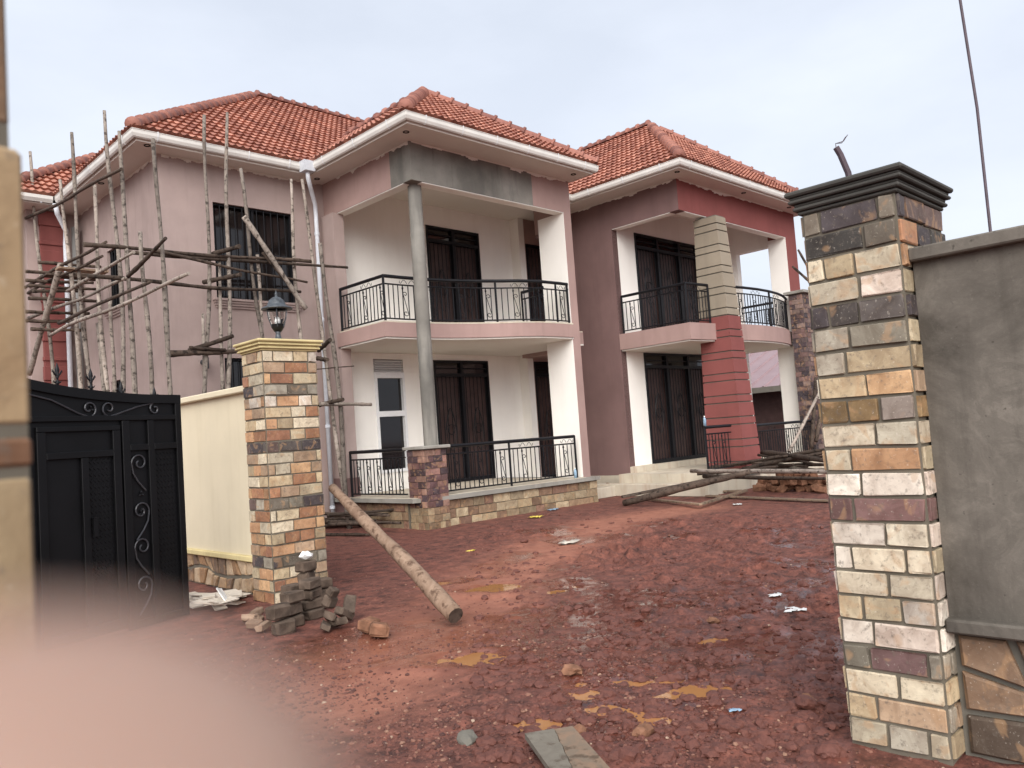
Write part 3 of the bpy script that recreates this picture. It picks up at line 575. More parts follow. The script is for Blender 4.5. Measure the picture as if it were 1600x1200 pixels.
railing(house, [(20.85, 10.45), (20.85, 11.48)], 3.84, 4.74, [], crest=False)
# battered pillar in painted and bare bands
def lerp_rect(z):
    t = (z-.45)/(6.38-.45); a = lambda lo, hi: lo+(hi-lo)*t
    return a(16.28, 16.50), a(17.02, 16.93), a(9.22, 9.56), a(10.2, 10.16)
mb = MB(); x0, x1, y0, y1 = lerp_rect(.3); X0, X1, Y0, Y1 = lerp_rect(6.38); g = .028
mb.hexa([(x0+g, y0+g, .3), (x1-g, y0+g, .3), (x1-g, y1-g, .3), (x0+g, y1-g, .3), (X0+g, Y0+g, 6.38), (X1-g, Y0+g, 6.38), (X1-g, Y1-g, 6.38), (X0+g, Y1-g, 6.38)]); tp = mb.build('banded_pillar', 'cement_dark', house)
z = .47; i = 0
while z < 6.3:
    hgt = min(.335 if i % 2 else .17, 6.38-z); a = lerp_rect(z); b = lerp_rect(z+hgt-.028); mb = MB()
    mb.hexa([(a[0], a[2], z), (a[1], a[2], z), (a[1], a[3], z), (a[0], a[3], z), (b[0], b[2], z+hgt-.028), (b[1], b[2], z+hgt-.028), (b[1], b[3], z+hgt-.028), (b[0], b[3], z+hgt-.028)])
    mb.build('band', 'red_paint' if z < 3.86 else 'grey_clad', tp); z += hgt; i += 1
# verandah 2 and steps
mb = MB(); mb.box(15.1, 21.2, 9.3, 11.9, 0, .47); mb.build('verandah_base', 'step_white', house)
mb = MB(); mb.box(15.498, 16.4, 11.72, 11.849, .471, .62); mb.box(16.4, 19.6, 11.70, 11.849, .471, .615); mb.build('threshold', 'step_white', house)
for nm, bx in (('step', (14.72, 15.099, 9.25, 13.2, 0, .27)), ('step', (13.62, 14.719, 11.72, 13.2, 0, .24)), ('entrance_floor', (13.62, 15.45, 13.21, 14.149, 0, .39))):
    mb = MB(); mb.cbox(*bx, .01); mb.build(nm, 'step_white', house)
railing(house, [(15.25, 9.55), (16.15, 9.45)], .47, 1.45, [(15.25, 9.55)], crest=False, scroll_every=3)
railing(house, [(17.2, 9.5), (20.3, 9.5)], .47, 1.4, [(20.3, 9.5)], scroll_every=4)
mb = MB(); mb.box(20.3, 21.5, 9.42, 9.8, 0, 4.78); cw = mb.build('clad_pier', 'mortar', house)
PAL_DK = [(82, 66, 72), (108, 84, 84), (70, 60, 68), (128, 98, 94), (96, 80, 82), (140, 116, 108)]
clad_face(cw, FB(20.3, 9.8), .38, 0, 4.76, .13, PAL_DK, gap=.006, lens=(.22, .16)); clad_face(cw, FA(20.3, 9.42), 1.2, 0, 4.76, .13, PAL_DK, gap=.006, lens=(.22, .3, .16))
mb = MB(); mb.cbox(20.2, 21.6, 9.32, 9.9, 4.781, 4.86, .01); mb.build('pier_cap', 'slab_edge', cw)
# rest of the shell
wall('rear_wall', FA(4.62, 24.0), 16.6, 0, ZS, .2, [], 'mauve', house); wall('end_wall', FB(21.0, 23.99), 12.1, 0, ZS, .2, [], 'mauve', house)
# soffit, fascia, gutters
EV = [(5.02, 18.46), (5.02, 13.91), (8.42, 13.91), (8.42, 10.66), (13.64, 10.66), (13.64, 12.4), (14.77, 12.4), (14.77, 9.3), (21.6, 9.3), (21.6, 24.4)]
inn = [tuple(p) for p in offset_poly(EV, -.11)]
mb = MB(); mb.prism(inn+[(4.0, 24.4), (4.0, 18.57), (5.13, 18.57)], ZS, ZS+.03); mb.build('soffit', 'soffit', house)
mb = sweep(EV, [(-.115, ZS-.012), (-.09, ZS-.012), (-.09, ZE+.02), (-.115, ZE+.02)]); mb.build('fascia', 'soffit', house)
gut = sweep(EV, [(-.088, ZE+.01), (-.088, ZE-.07), (-.065, ZE-.115), (-.035, ZE-.13), (-.01, ZE-.11), (.01, ZE-.06), (.012, ZE+.005), (.022, ZE+.008), (.02, ZE+.016), (.002, ZE+.014), (.0, ZE-.05), (-.03, ZE-.11), (-.06, ZE-.1), (-.08, ZE-.06)]).build('gutter', 'gutter', house)
def bracket():
    mb = MB(); pr = [(-.09, .0), (-.068, -.12), (-.036, -.136), (-.008, -.115), (.014, -.06), (.026, .02)]
    for (a, b), (c, d) in zip(pr[:-1], pr[1:]): mb.hexa([(-.012, -a, b-.004), (.012, -a, b-.004), (.012, -c, d-.004), (-.012, -c, d-.004), (-.012, -a-.004, b+.004), (.012, -a-.004, b+.004), (.012, -c-.004, d+.004), (-.012, -c-.004, d+.004)])
    return mb
bm_ = shared(('gutter_bracket',), bracket, 'frame_white')
for a, b in zip(EV[:-1], EV[1:]):
    a, b = Vector(a), Vector(b); L = (b-a).length; d = (b-a)/L; n = max(1, int(L/.85))
    for i in range(n):
        p = a+d*(L*(i+.5)/n); link('bracket', bm_, gut, TRS((p.x, p.y, ZE), math.atan2(d.y, d.x)))
gw = sweep([(4.0, 24.4), (4.0, 18.46), (4.98, 18.46)], [(-.1, ZE), (-.1, ZE-.1), (-.04, ZE-.13), (.01, ZE-.06), (.012, ZE+.01)]); gw.build('gutter', 'gutter', house)
for x, y in ((5.35, 14.15), (5.35, 16.6), (8.75, 14.15), (8.75, 11.1), (13.2, 11.0), (15.1, 9.6), (15.1, 13.2), (18, 9.6), (20.4, 9.6)):
    mb = MB(); mb.lathe([(.055, ZS-.002), (.06, ZS-.012), (.04, ZS-.012), (.036, ZS-.003)], 14, (x, y)); mb.build('downlight', 'void', house)
ragged(5.7, 8.9, W1, 'A', ZS); ragged(9.1, 13.4, 11.42, 'A', ZS); ragged(11.45, 13.9, 9.05, 'B', ZS); ragged(15.6, 20.6, 9.9, 'A', ZS); ragged(10.0, 13.9, 15.5, 'B', ZS); ragged(14.5, 19, 5.65, 'B', ZS)
# downpipes
def pipe(pts, r, mat, nm='downpipe'):
    mb = MB(); mb.tube(pts, r, 12); return mb.build(nm, mat, house, True)
dp = pipe([(8.36, 13.85, 7.17), (8.36, 13.85, 7.02), (8.5, 14.0, 6.85), (8.76, 14.3, 6.65), (8.78, 14.32, 6.4), (8.78, 14.32, .1)], .045, 'pvc')
mb = MB(); mb.hexa([(8.24, 13.73, 7.13), (8.46, 13.73, 7.13), (8.46, 13.95, 7.13), (8.24, 13.95, 7.13), (8.2, 13.69, 7.32), (8.5, 13.69, 7.32), (8.5, 13.99, 7.32), (8.2, 13.99, 7.32)]); mb.build('hopper', 'pvc', dp)
for z in (.35, 2.0, 4.2, 6.0): 
    mb = MB(); mb.tube([(8.78, 14.32, z), (8.78, 14.32, z+.06)], .055, 12); mb.build('pipe_clip', 'pvc', dp)
pipe([(5.0, 18.4, 7.15), (5.05, 18.45, 6.95), (5.3, 18.8, 6.7), (5.3, 18.85, 6.4), (5.3, 18.85, 0)], .05, 'pvc'); pipe([(5.5, 18.85, 6.8), (5.5, 18.85, 0)], .075, 'pvc_grey', 'soil_pipe')
# roofs
TN = .72
def slope_vec(dx, dy, tan): s = Vector((dx, dy, tan)); return s.normalized(), math.hypot(1, tan)
roof = None
def add_slope(eave0, e, up, tan, poly, nm='roof_tiles'):
    sv_, k = slope_vec(up[0], up[1], tan); return tiled_slope(nm, (eave0[0], eave0[1], ZE+.02), (e[0], e[1], 0), tuple(sv_), [(a, b*k) for a, b in poly], roof)
mb = MB()
mb.v = [(5.02, 13.91, ZE), (21.6, 13.91, ZE), (21.6, 23.81, ZE), (5.02, 23.81, ZE), (9.97, 18.86, ZE+4.95*TN), (16.65, 18.86, ZE+4.95*TN)]
mb.f = [(0, 1, 5, 4), (1, 2, 5), (2, 3, 4, 5), (3, 0, 4)]
n = 6; mb.v += [(8.42, 10.66, ZE), (13.64, 10.66, ZE), (11.03, 13.27, ZE+2.61*TN), (11.03, 16.52, ZE+2.61*TN), (8.42, 13.91, ZE), (13.64, 13.91, ZE)]
mb.f += [(n, n+1, n+2), (n+4, n, n+2, n+3), (n+1, n+5, n+3, n+2)]
n = 12; AP2 = (18.17, 12.3, ZE+3.4*TN); mb.v += [(14.77, 9.3, ZE), (21.6, 9.3, ZE), AP2, (18.17, 17.3, ZE+3.4*TN), (14.77, 13.91, ZE), (21.6, 13.91, ZE)]
mb.f += [(n, n+1, n+2), (n+4, n, n+2, n+3), (n+1, n+5, n+3, n+2)]
roof = mb.build('roof', 'ridge_clay', house)
add_slope((5.02, 13.91), (1, 0), (0, 1), TN, [(0, 0), (12.5, 0), (12.5, 4.95), (4.95, 4.95)])
add_slope((5.02, 23.8), (0, -1), (1, 0), TN, [(0, 0), (9.89, 0), (4.95, 4.95)])
add_slope((8.42, 10.66), (1, 0), (0, 1), TN, [(0, 0), (5.22, 0), (2.61, 2.61)]); add_slope((8.42, 10.66), (0, 1), (1, 0), TN, [(0, 0), (3.25, 0), (5.86, 2.61), (2.61, 2.61)])
add_slope((13.64, 13.91), (0, -1), (-1, 0), TN, [(0, 0), (3.25, 0), (.64, 2.61), (-2.61, 2.61)])
add_slope((14.77, 9.3), (1, 0), (0, 1), 3.4*TN/3.0, [(0, 0), (6.83, 0), (3.4, 3.0)]); add_slope((14.77, 9.3), (0, 1), (1, 0), TN, [(0, 0), (4.61, 0), (8.0, 3.4), (3.0, 3.4)])
add_slope((4.0, 18.46), (1, 0), (0, 1), TN, [(0, 0), (1.02, 0), (4.02, 3.0), (3.0, 3.0)]); add_slope((4.0, 24.4), (0, -1), (1, 0), TN, [(0, 0), (5.94, 0), (2.94, 3.0), (0, 3.0)])
za = ZE+.05
ridge_run(roof, (5.02, 13.91, za), (9.97, 18.86, za+4.95*TN)); ridge_run(roof, (9.97, 18.86, za+4.95*TN), (17, 18.86, za+4.95*TN)); ridge_run(roof, (8.42, 10.66, za), (11.03, 13.27, za+2.61*TN)); ridge_run(roof, (13.64, 10.66, za), (11.03, 13.27, za+2.61*TN))
ridge_run(roof, (11.03, 13.27, za+2.61*TN), (11.03, 16.5, za+2.61*TN)); ridge_run(roof, (14.77, 9.3, za), AP2[:2]+(AP2[2]+.05,)); ridge_run(roof, (21.6, 9.3, za), AP2[:2]+(AP2[2]+.05,)); ridge_run(roof, AP2[:2]+(AP2[2]+.05,), (18.17, 17.0, AP2[2]+.05))
ridge_run(roof, (4.0, 18.46, za), (7.0, 21.46, za+3*TN))
mb = MB(); mb.lathe([(.001, .42), (.015, .40), (.02, .2), (.02, 0)], 8); 

# ------------------------------------------------------------------ boundary: gate pillars, walls, gate leaf
WHT = [(228, 218, 202), (220, 208, 192), (214, 196, 180), (222, 211, 186), (208, 194, 168)]; CRM = [(202, 184, 150), (192, 170, 134), (208, 194, 166), (182, 152, 122)]
ORG = [(188, 142, 102), (170, 118, 84), (200, 158, 114), (152, 104, 78)]; DRK = [(92, 84, 80), (74, 66, 68), (122, 112, 98), (104, 84, 78)]; GRY = [(150, 142, 126), (132, 124, 108), (168, 158, 140)]
def right_rows(r):
    if r in (0, 1): return DRK+[(64, 60, 56)]+(ORG[:2] if r else [])
    if r in (4, 12): return DRK[:2]+[(130, 96, 92)]
    if r == 8: return [(140, 112, 74), (168, 152, 140)]
    if r == 10: return ORG+CRM
    if r == 18: return GRY+[(120, 90, 88)]
    if r in (2, 6): return ORG[:1]+CRM+GRY[2:]
    if r < 8: return CRM+WHT+GRY+ORG[2:3]
    if r < 19: return WHT+WHT+CRM[:1]
    return CRM+GRY[2:]
def left_rows(r):
    if r in (3, 8): return DRK+GRY
    if r in (13, 18): return DRK+GRY+ORG[:1]
    if r in (0, 4): return CRM+WHT[:2]+ORG[:1]
    return ORG+CRM+ORG[:2]+CRM[1:]
def profile_cap(x0, x1, y0, y1, z0, steps, mat, parent, nm='cap'):
    mb = MB(); z = z0
    for o, hgt in steps: mb.cbox(x0-o, x1+o, y0-o, y1+o, z, z+hgt-.0015, min(.009, hgt*.3)); z += hgt
    return mb.build(nm, mat, parent)
def gate_pillar(name, label, x0, x1, y0, y1, top, rows, capmat, group=None, nrows=22, base=-.05):
    t = thing(name, label, 'pillar', ((x0+x1)/2, (y0+y1)/2, 0), group)
    mb = MB(); mb.box(x0, x1, y0, y1, base, top); mb.build('mortar_core', 'mortar', t); L1, L2 = y1-y0, x1-x0; ch = (top-0)/nrows
    for M, L in ((FB(x0, y1), L1), (FA(x0, y0), L2), (FB(x0, y1) @ Matrix.Translation((L1, L2, 0)) @ Matrix.Rotation(math.pi, 4, 'Z'), L1), (FA(x0, y0) @ Matrix.Translation((L2, L1, 0)) @ Matrix.Rotation(math.pi, 4, 'Z'), L2)):
        clad_face(t, M, L, 0, top, ch, None, gap=.016, proud=.009, lens=(.27, .17, .25), name='brick', rowcol=rows, jit=.006)
    return t
PR = gate_pillar('gate_pillar', 'brick clad gate pillar with dark grey moulded cap beside the grey plaster wall', 3.9, 4.52, 1.32, 1.77, 2.6, right_rows, None)
profile_cap(3.9, 4.52, 1.32, 1.77, 2.6, ((.018, .02), (.035, .022), (.028, .016), (.05, .02), (.042, .014), (.062, .03)), 'cap_grey', PR)
PL = gate_pillar('gate_pillar', 'orange and tan brick clad gate pillar with cream cap carrying a lantern', 4.08, 4.72, 7.88, 8.33, 2.68, left_rows, None)
profile_cap(4.08, 4.72, 7.88, 8.33, 2.68, ((.02, .02), (.045, .022), (.036, .016), (.06, .02), (.052, .014), (.075, .032)), 'cream_cap', PL)
# bare conduit on the right pillar
cd = thing('conduit_pipe', 'short black conduit with bare wire ends on the dark pillar cap', 'pipe', (4.18, 1.6, 2.715))
p0 = Vector((4.18, 1.62, 2.71)); mb = MB(); mb.tube([p0, p0+Vector((-.008, .008, .12)), p0+Vector((-.03, .03, .22)), p0+Vector((-.045, .043, .26))], .016, 10); mb.build('tube', 'wire_dark', cd)
for a, b in ((.03, -.03), (.05, -.012)):
    mb = MB(); q = p0+Vector((-.045, .043, .25)); mb.tube([q, q+Vector((.0, 0, .03)), q+Vector((a, b, .04)), q+Vector((a+.01, b-.02, .07))], .0022, 5); mb.build('wire', 'wire_dark', cd)
# lantern
lp = thing('pillar_lantern', 'grey garden lantern with clear glass bowl on the cream pillar cap', 'lamp', (4.40, 8.1, 2.805)); LC = (4.40, 8.1); z = 2.8045
mb = MB(); mb.lathe([(.001, z), (.075, z), (.07, z+.02), (.035, z+.05), (.025, z+.1), (.035, z+.12), (.001, z+.125)], 18, LC); mb.build('base', 'lamp_metal', lp, True)
mb = MB(); mb.lathe([(.001, z+.12), (.04, z+.12), (.07, z+.17), (.078, z+.2)], 18, LC); mb.build('bowl_cup', 'black_iron', lp, True)
mb = MB(); mb.lathe([(.076, z+.2), (.1, z+.26), (.11, z+.33), (.108, z+.37)], 20, LC); mb.build('glass_bowl', 'clear_glass', lp, True)
for k in range(6):
    w = k*math.pi/3; mb = MB(); mb.tube([(LC[0]+r*math.cos(w), LC[1]+r*math.sin(w), zz) for r, zz in ((.072, z+.17), (.085, z+.21), (.107, z+.27), (.115, z+.33), (.112, z+.38))], .006, 6); mb.build('rib', 'lamp_metal', lp)
mb = MB(); mb.lathe([(.001, z+.2), (.022, z+.2), (.03, z+.24), (.02, z+.28), (.001, z+.29)], 12, LC); mb.build('bulb', 'plastic_white', lp, True)
mb = MB(); mb.lathe([(.112, z+.372), (.172, z+.37), (.168, z+.385), (.11, z+.41), (.1, z+.43), (.085, z+.47), (.05, z+.5), (.015, z+.515), (.012, z+.535), (.018, z+.545), (.008, z+.56), (.003, z+.585)], 22, LC); mb.build('hood', 'lamp_metal', lp, True)
def crazy(parent, M, L, z0, z1, nx, nz, cols, diag=False, proud=.02):
    r = random.Random(5); gx, gz_ = L/nx, (z1-z0)/nz
    P = {}
    for i in range(nx+1):
        for j in range(nz+1):
            x = i*gx+(r.uniform(-.3, .3)*gx if 0 < i < nx else 0)+(gx*.5*((j % 2)-.5) if 0 < i < nx and diag else 0); z = z0+j*gz_+(r.uniform(-.25, .25)*gz_ if 0 < j < nz else 0); P[i, j] = Vector((x, 0, z))
    for i in range(nx):
        for j in range(nz):
            q = [P[i, j], P[i+1, j], P[i+1, j+1], P[i, j+1]]; 
            if not diag and r.random() < .3: q = [q[0], q[1], (q[1]+q[2])/2+Vector((.03, 0, 0)), q[2], q[3]]
            c = sum(q, Vector())/len(q); mb = MB(); n = len(q); ins = [c+(p-c)*(1-.028/max((p-c).length, .04)) for p in q]; fr = [c+(p-c)*.86 for p in ins]; pr = proud*r.uniform(.6, 1.4)
            mb.v = [(p.x, .01, p.z) for p in ins]+[(p.x, -pr*.6, p.z) for p in ins]+[(p.x+r.uniform(-.006, .006), -pr-r.uniform(0, .008), p.z) for p in fr]
            mb.f = [(k, (k+1) % n, n+(k+1) % n, n+k) for k in range(n)]+[(n+k, n+(k+1) % n, 2*n+(k+1) % n, 2*n+k) for k in range(n)]+[tuple(range(2*n, 3*n))]
            o = mb.xf(M).build('stone', 'clad_stone', parent); o.color = mul(lin(*r.choice(cols)), r.uniform(.8, 1.1))
# cream wall beyond the left pillar
cwl = thing('boundary_wall', 'cream plastered boundary wall between the black gate and the orange brick pillar', 'wall', (4.3, 11, 0))
mb = MB(); mb.box(4.22, 4.42, 8.345, 14.0, .44, 2.285); mb.build('wall_panel', 'cream_wall', cwl)
mb = MB(); mb.box(4.235, 4.42, 8.345, 14.0, -.05, .4); bs = mb.build('base', 'mortar', cwl); crazy(bs, FB(4.235, 13.9), 5.5, .0, .39, 30, 2, [(150, 118, 88), (166, 140, 112), (132, 104, 82), (120, 100, 84), (178, 156, 130)], True)
mb = MB(); mb.cbox(4.14, 4.5, 8.345, 14.0, 2.286, 2.36, .012); mb.build('coping', 'cream_wall', cwl); mb = MB(); mb.cbox(4.165, 4.45, 8.345, 14.0, .38, .445, .01); mb.build('ledge', 'cream_cap', cwl)
# grey wall by the right pillar
cwr = thing('boundary_wall', 'bare grey plaster boundary wall with stone base beside the dark capped pillar', 'wall', (4.1, 0, 0))
mb = MB(); mb.box(4.0, 4.2, -4, 1.305, .62, 2.27); mb.build('wall_panel', 'wall_grey', cwr)
mb = MB(); mb.box(4.03, 4.2, -4, 1.305, -.05, .56); bs = mb.build('base', 'cement_dark', cwr); crazy(bs, FB(4.03, 1.3), 5.2, .0, .56, 22, 3, [(88, 76, 66), (80, 71, 63), (100, 85, 72), (72, 65, 58), (96, 74, 62), (140, 116, 96)], False, .03)
mb = MB(); mb.cbox(3.94, 4.26, -4, 1.305, 2.271, 2.335, .008); mb.build('coping', 'wall_grey', cwr); mb = MB(); mb.cbox(3.925, 4.22, -4, 1.305, .565, .63, .01); mb.build('ledge', 'wall_grey', cwr)
# near pillar, close to the lens
npx, npy = xy2uv(-.2314, .385); npd = Vector(xy2uv(-.84, .54)).normalized()
NP = thing('gate_pillar', 'rough tan and red brick pillar standing right next to the viewer', 'pillar', (npx-.2, npy+.2, 0))
ang = math.atan2(npd.y, npd.x); Mn = Matrix.Translation((npx, npy, 0)) @ Matrix.Rotation(ang, 4, 'Z')
mb = MB(); mb.box(.0018, .45, .0018, .44, 0, 1.742); mb.box(.0050, .45, .0050, .44, 1.742, 2.55); mb.xf(Mn).build('mortar_core', 'mortar', NP)
courses = []; zc = 1.455
while zc > .1: zc -= .136; courses.append((zc, .13, 0, None))
courses += [(1.455, .142, .0006, (160, 140, 110)), (1.6005, .015, 0, (124, 92, 70)), (1.6205, .136, .0004, (168, 144, 112))]+[(1.768+.136*i, .129, .0040, (120, 94, 72)) for i in range(6)]
for zc, hh_, o_n, cc in courses:
    for (x0, x1, y0, y1) in ((0, .22, .235, .45), (.235, .46, .235, .45), (0, .22, 0, .22), (.235, .46, 0, .22)):
        mb = MB(); mb.cbox(x0+(o_n if x0 == 0 else 0), x1, y0+(o_n if y0 == 0 else 0), y1, zc, zc+hh_, .0025); o = mb.xf(Mn).build('brick', 'clad_stone', NP)
        o.color = mul(lin(*(cc or random.choice([(164, 142, 110), (150, 128, 100), (172, 152, 122)]))), .9)
# gate leaf standing open in front of the cream wall
G0 = Vector((3.3, 8.2, 0)); gd = Vector((-.95, -.314, 0)).normalized(); gn = Vector((gd.y, -gd.x, 0))
if gn.dot(Vector((0, 0, 0))-G0) < 0: gn = -gn
MG = Matrix(((gd.x, gn.x, 0, G0.x), (gd.y, gn.y, 0, G0.y), (0, 0, 1, 0), (0, 0, 0, 1)))       # x along leaf towards the viewer, y out of its face
GT = thing('gate_leaf', 'black steel gate leaf with scrolls and chequer plate standing open by the cream wall', 'gate', G0)
GW = 2.5; top = lambda t: 2.24+.16*(max(0, min(1, (t-.35)/1.6))**1.6)+.1*max(0, min(1, (t-1.0)/1.3))**2
def gbuild(mb, nm, par=None, mat='gate_black'): return mb.xf(MG).build(nm, mat, par or GT)
mb = MB(); n = 30
for i in range(n):
    a, b = GW*i/n, GW*(i+1)/n; mb.hexa([(a, 0, .06), (b, 0, .06), (b, .006, .06), (a, .006, .06), (a, 0, top(a)-.03), (b, 0, top(b)-.03), (b, .006, top(b)-.03), (a, .006, top(a)-.03)])
gbuild(mb, 'panel')
mb = MB()
for i in range(n):
    a, b = GW*i/n, GW*(i+1)/n; mb.hexa([(a, -.02, top(a)-.085), (b, -.02, top(b)-.085), (b, .035, top(b)-.085), (a, .035, top(a)-.085), (a, -.02, top(a)), (b, -.02, top(b)), (b, .035, top(b)), (a, .035, top(a))])
gbuild(mb, 'top_rail')
for a, b, c, d, nm in ((0, .07, .03, 2.155, 'stile'), (GW-.07, GW, .03, 2.2, 'stile'), (.07, GW-.07, 1.99, 2.04, 'cross_rail'), (.33, .40, .03, 1.988, 'stile'), (.60, .68, .03, 1.988, 'stile'), (.07, .33, 1.70, 1.76, 'cross_rail'), (.40, .60, 1.70, 1.76, 'cross_rail'), (.07, .33, .03, .1, 'cross_rail'), (.40, .60, .03, .1, 'cross_rail'),
                       (.70, 1.5, 1.90, 1.945, 'wicket_rail'), (.70, .78, .1, 1.899, 'wicket_stile'), (1.42, 1.5, .1, 1.899, 'wicket_stile'), (.78, 1.42, 1.66, 1.72, 'wicket_rail'), (1.03, 1.10, .16, 1.659, 'wicket_stile'), (.78, 1.42, .1, .16, 'wicket_rail'), (1.6, 1.68, .03, 1.988, 'stile'), (2.0, 2.07, .03, 1.988, 'stile')):
    mb = MB(); mb.cbox(a+.0005, b-.0005, .0065, .036, c, d, .004); gbuild(mb, nm)
for a, b, c, d in ((.09, .31, .12, 1.68), (.80, 1.01, .18, 1.64), (2.09, 2.42, .12, 1.9)):
    mb = MB(); y = .0065; r_ = 0; zz = c
    while zz < d:
        xx = a+(.0 if r_ % 2 else .02)
        while xx < b:
            w = .011 if r_ % 2 else -.011; mb.hexa([(xx-.011, y, zz-w-.004), (xx+.011, y, zz+w-.004), (xx+.011, y+.001, zz+w+.004), (xx-.011, y+.001, zz-w+.004), (xx-.008, y+.005, zz-w*.7-.002), (xx+.008, y+.005, zz+w*.7-.002), (xx+.008, y+.005, zz+w*.7+.002), (xx-.008, y+.005, zz-w*.7+.002)]); xx += .04
        zz += .028; r_ += 1
    gbuild(mb, 'chequer_plate')['kind'] = 'stuff'
def scroll_at(pts, r=.008, nm='scroll', mat='lamp_metal'):
    mb = MB(); mb.tube([(p[0], .02, p[-1]) for p in pts], r, 6); gbuild(mb, nm, None, 'scroll_iron')
def sp(cx, cz, r, a0, turns, sgn): return spiral(cx, cz, r, a0, turns, sgn, 18)
for (ca, cb, zz, s) in ((.46, .54, 1.58, 1), (.54, .47, 1.12, -1), (.47, .53, .78, 1), (.53, .47, .42, -1)):
    scroll_at(sp(.5, zz, .088, math.pi*(1.0 if s < 0 else 0), 1.15, s)[::-1]+[(.5+s*.07, 0, zz-.1), (.5+s*.02, 0, zz-.18), (.5-s*.06, 0, zz-.27)], .008)
scroll_at(sp(.30, 2.10, .062, math.pi*.5, 1.1, -1)[::-1]+[(.5, 0, 2.12), (.72, 0, 2.05)]+sp(.80, 2.105, .075, -math.pi*.5, 1.1, 1))
scroll_at(sp(1.0, 2.105, .078, -math.pi*.5, 1.1, -1)[::-1]+[(1.1, 0, 2.06), (1.35, 0, 2.18), (1.6, 0, 2.24)])
for cx, cz in ((.98, 2.1), (.5, 1.1), (.49, 1.28)):
    for k in range(3):
        w = math.pi/2+k*2.1; mb = MB(); mb.tube([(cx, .016, cz), (cx+.018*math.cos(w), .02, cz+.018*math.sin(w)), (cx+.034*math.cos(w), .016, cz+.034*math.sin(w))], [.003, .011, .002], 6); gbuild(mb, 'leaf', None, 'black_iron')
def finial():
    mb = MB(); mb.lathe([(.012, -.05), (.012, .02), (.022, .03), (.01, .045), (.008, .07), (.018, .085), (.008, .1), (.02, .14), (.014, .17), (.001, .215)], 8)
    for s in (-1, 1): mb.tube([(0, 0, .09), (s*.025, 0, .11), (s*.042, 0, .14), (s*.05, 0, .125)], [.008, .009, .007, .003], 6); mb.tube([(0, 0, .05), (s*.025, 0, .035), (s*.04, 0, .05)], [.006, .007, .003], 6)
    return mb
fm = shared(('finial',), finial, 'black_iron', True)
for t in (.25, .62, .93, 1.25, 1.62, 2.0): link('finial', fm, GT, MG @ Matrix.Translation((t, -.04, top(t)-(.13 if t < .4 else .09 if t < .8 else .0))))
mb = MB(); mb.box(.98, 1.02, .036, .06, .95, 1.12); gbuild(mb, 'latch')

# ------------------------------------------------------------------ scaffold of round timber poles, lashed together
scf = thing('scaffold', 'rough scaffold of lashed round timber poles round the mauve corner of the house', 'scaffold', (4.7, 13.6, 0))
def pole_mesh(a, b, r0, r1, wob=.03, n=9, seed=0, seg=8):
    a, b = Vector(a), Vector(b); d = b-a; L = d.length; x = d.normalized().orthogonal().normalized(); y = d.normalized().cross(x); r = random.Random(seed); ph = [r.uniform(0, 6.28) for _ in range(4)]; pts = []; rad = []
    for i in range(n):
        t = i/(n-1); k = wob*L/4*math.sin(math.pi*min(1, t*1.1))
        pts.append(a+d*t+x*k*(math.sin(3.1*t+ph[0])+.5*math.sin(7.3*t+ph[1]))+y*k*(math.sin(2.7*t+ph[2])+.5*math.sin(6.1*t+ph[3]))); rad.append((r0+(r1-r0)*t)*r.uniform(.84, 1.14))
    mb = MB(); mb.tube(pts, rad, seg); return mb
def pole(nm, a, b, r0, r1, parent, mat='pole_wood', wob=.03, seed=None, twigs=0):
    sd_ = seed if seed is not None else random.randrange(9999); o = pole_mesh(a, b, r0, r1, wob, 17, sd_).build(nm, mat, parent, True); return o
def upright(top, low, u=None, v=None, r=(.05, .031), mat='pole_wood'):
    T = pix(*top, u=u, v=v); B_ = pix(*low, u=u, v=v); d = B_-T; t = (T.z+.05)/(T.z-B_.z); G = T+d*t; return pole('upright_pole', G, T, r[0], r[1], scf, mat, .045)
for a, b in (((47, 237), (76, 595)), ((94, 281), (122, 600)), ((112, 207), (137, 600)), ((148, 289), (163, 605)), ((163, 173), (188, 610)), ((186, 205), (213, 608)), ((219, 362), (230, 608)), ((239, 217), (265, 608)), ((152, 505), (165, 608)), ((172, 470), (176, 608))): upright(a, b, u=4.72)
for a, b in (((319, 180), (318, 612)), ((355, 176), (347, 605)), ((376, 263), (415, 520)), ((455, 280), (465, 530)), ((472, 280), (529, 690)), ((402, 398), (413, 525)), ((317, 490), (320, 612)), ((343, 400), (345, 605))): upright(a, b, v=13.6, r=(.046, .03))
upright((500, 380), (533, 700), v=13.5, r=(.05, .04))
def ledger(a, b, u=None, v=None, r=(.045, .032), mat='pole_dark'): return pole('ledger_pole', pix(*a, u=u, v=v), pix(*b, u=u, v=v), r[0], r[1], scf, mat, .028)
for a, b in (((130, 382), (486, 409)), ((200, 394), (543, 418)), ((137, 431), (470, 456)), ((430, 404), (486, 408))): ledger(a, b, v=13.51, r=(.038, .026))
ledger((240, 391), (480, 441), v=13.49, r=(.03, .02))
ledger((263, 553), (386, 548), v=13.48, r=(.055, .04)); ledger((296, 543), (352, 547), v=13.44, r=(.03, .03)); ledger((500, 631), (580, 632), v=13.45, r=(.04, .035), mat='pole_wood'); ledger((495, 577), (553, 572), v=13.45, r=(.012, .01))
for a, b in (((77, 525), (295, 427)), ((45, 497), (200, 433)), ((40, 341), (190, 264)), ((105, 455), (209, 394)), ((40, 449), (166, 378)), ((200, 432), (259, 372)), ((44, 458), (160, 400)), ((92, 505), (236, 440))): ledger(a, b, u=4.62, r=(.036, .026), mat='pole_wood' if a[0] % 2 else 'pole_dark')
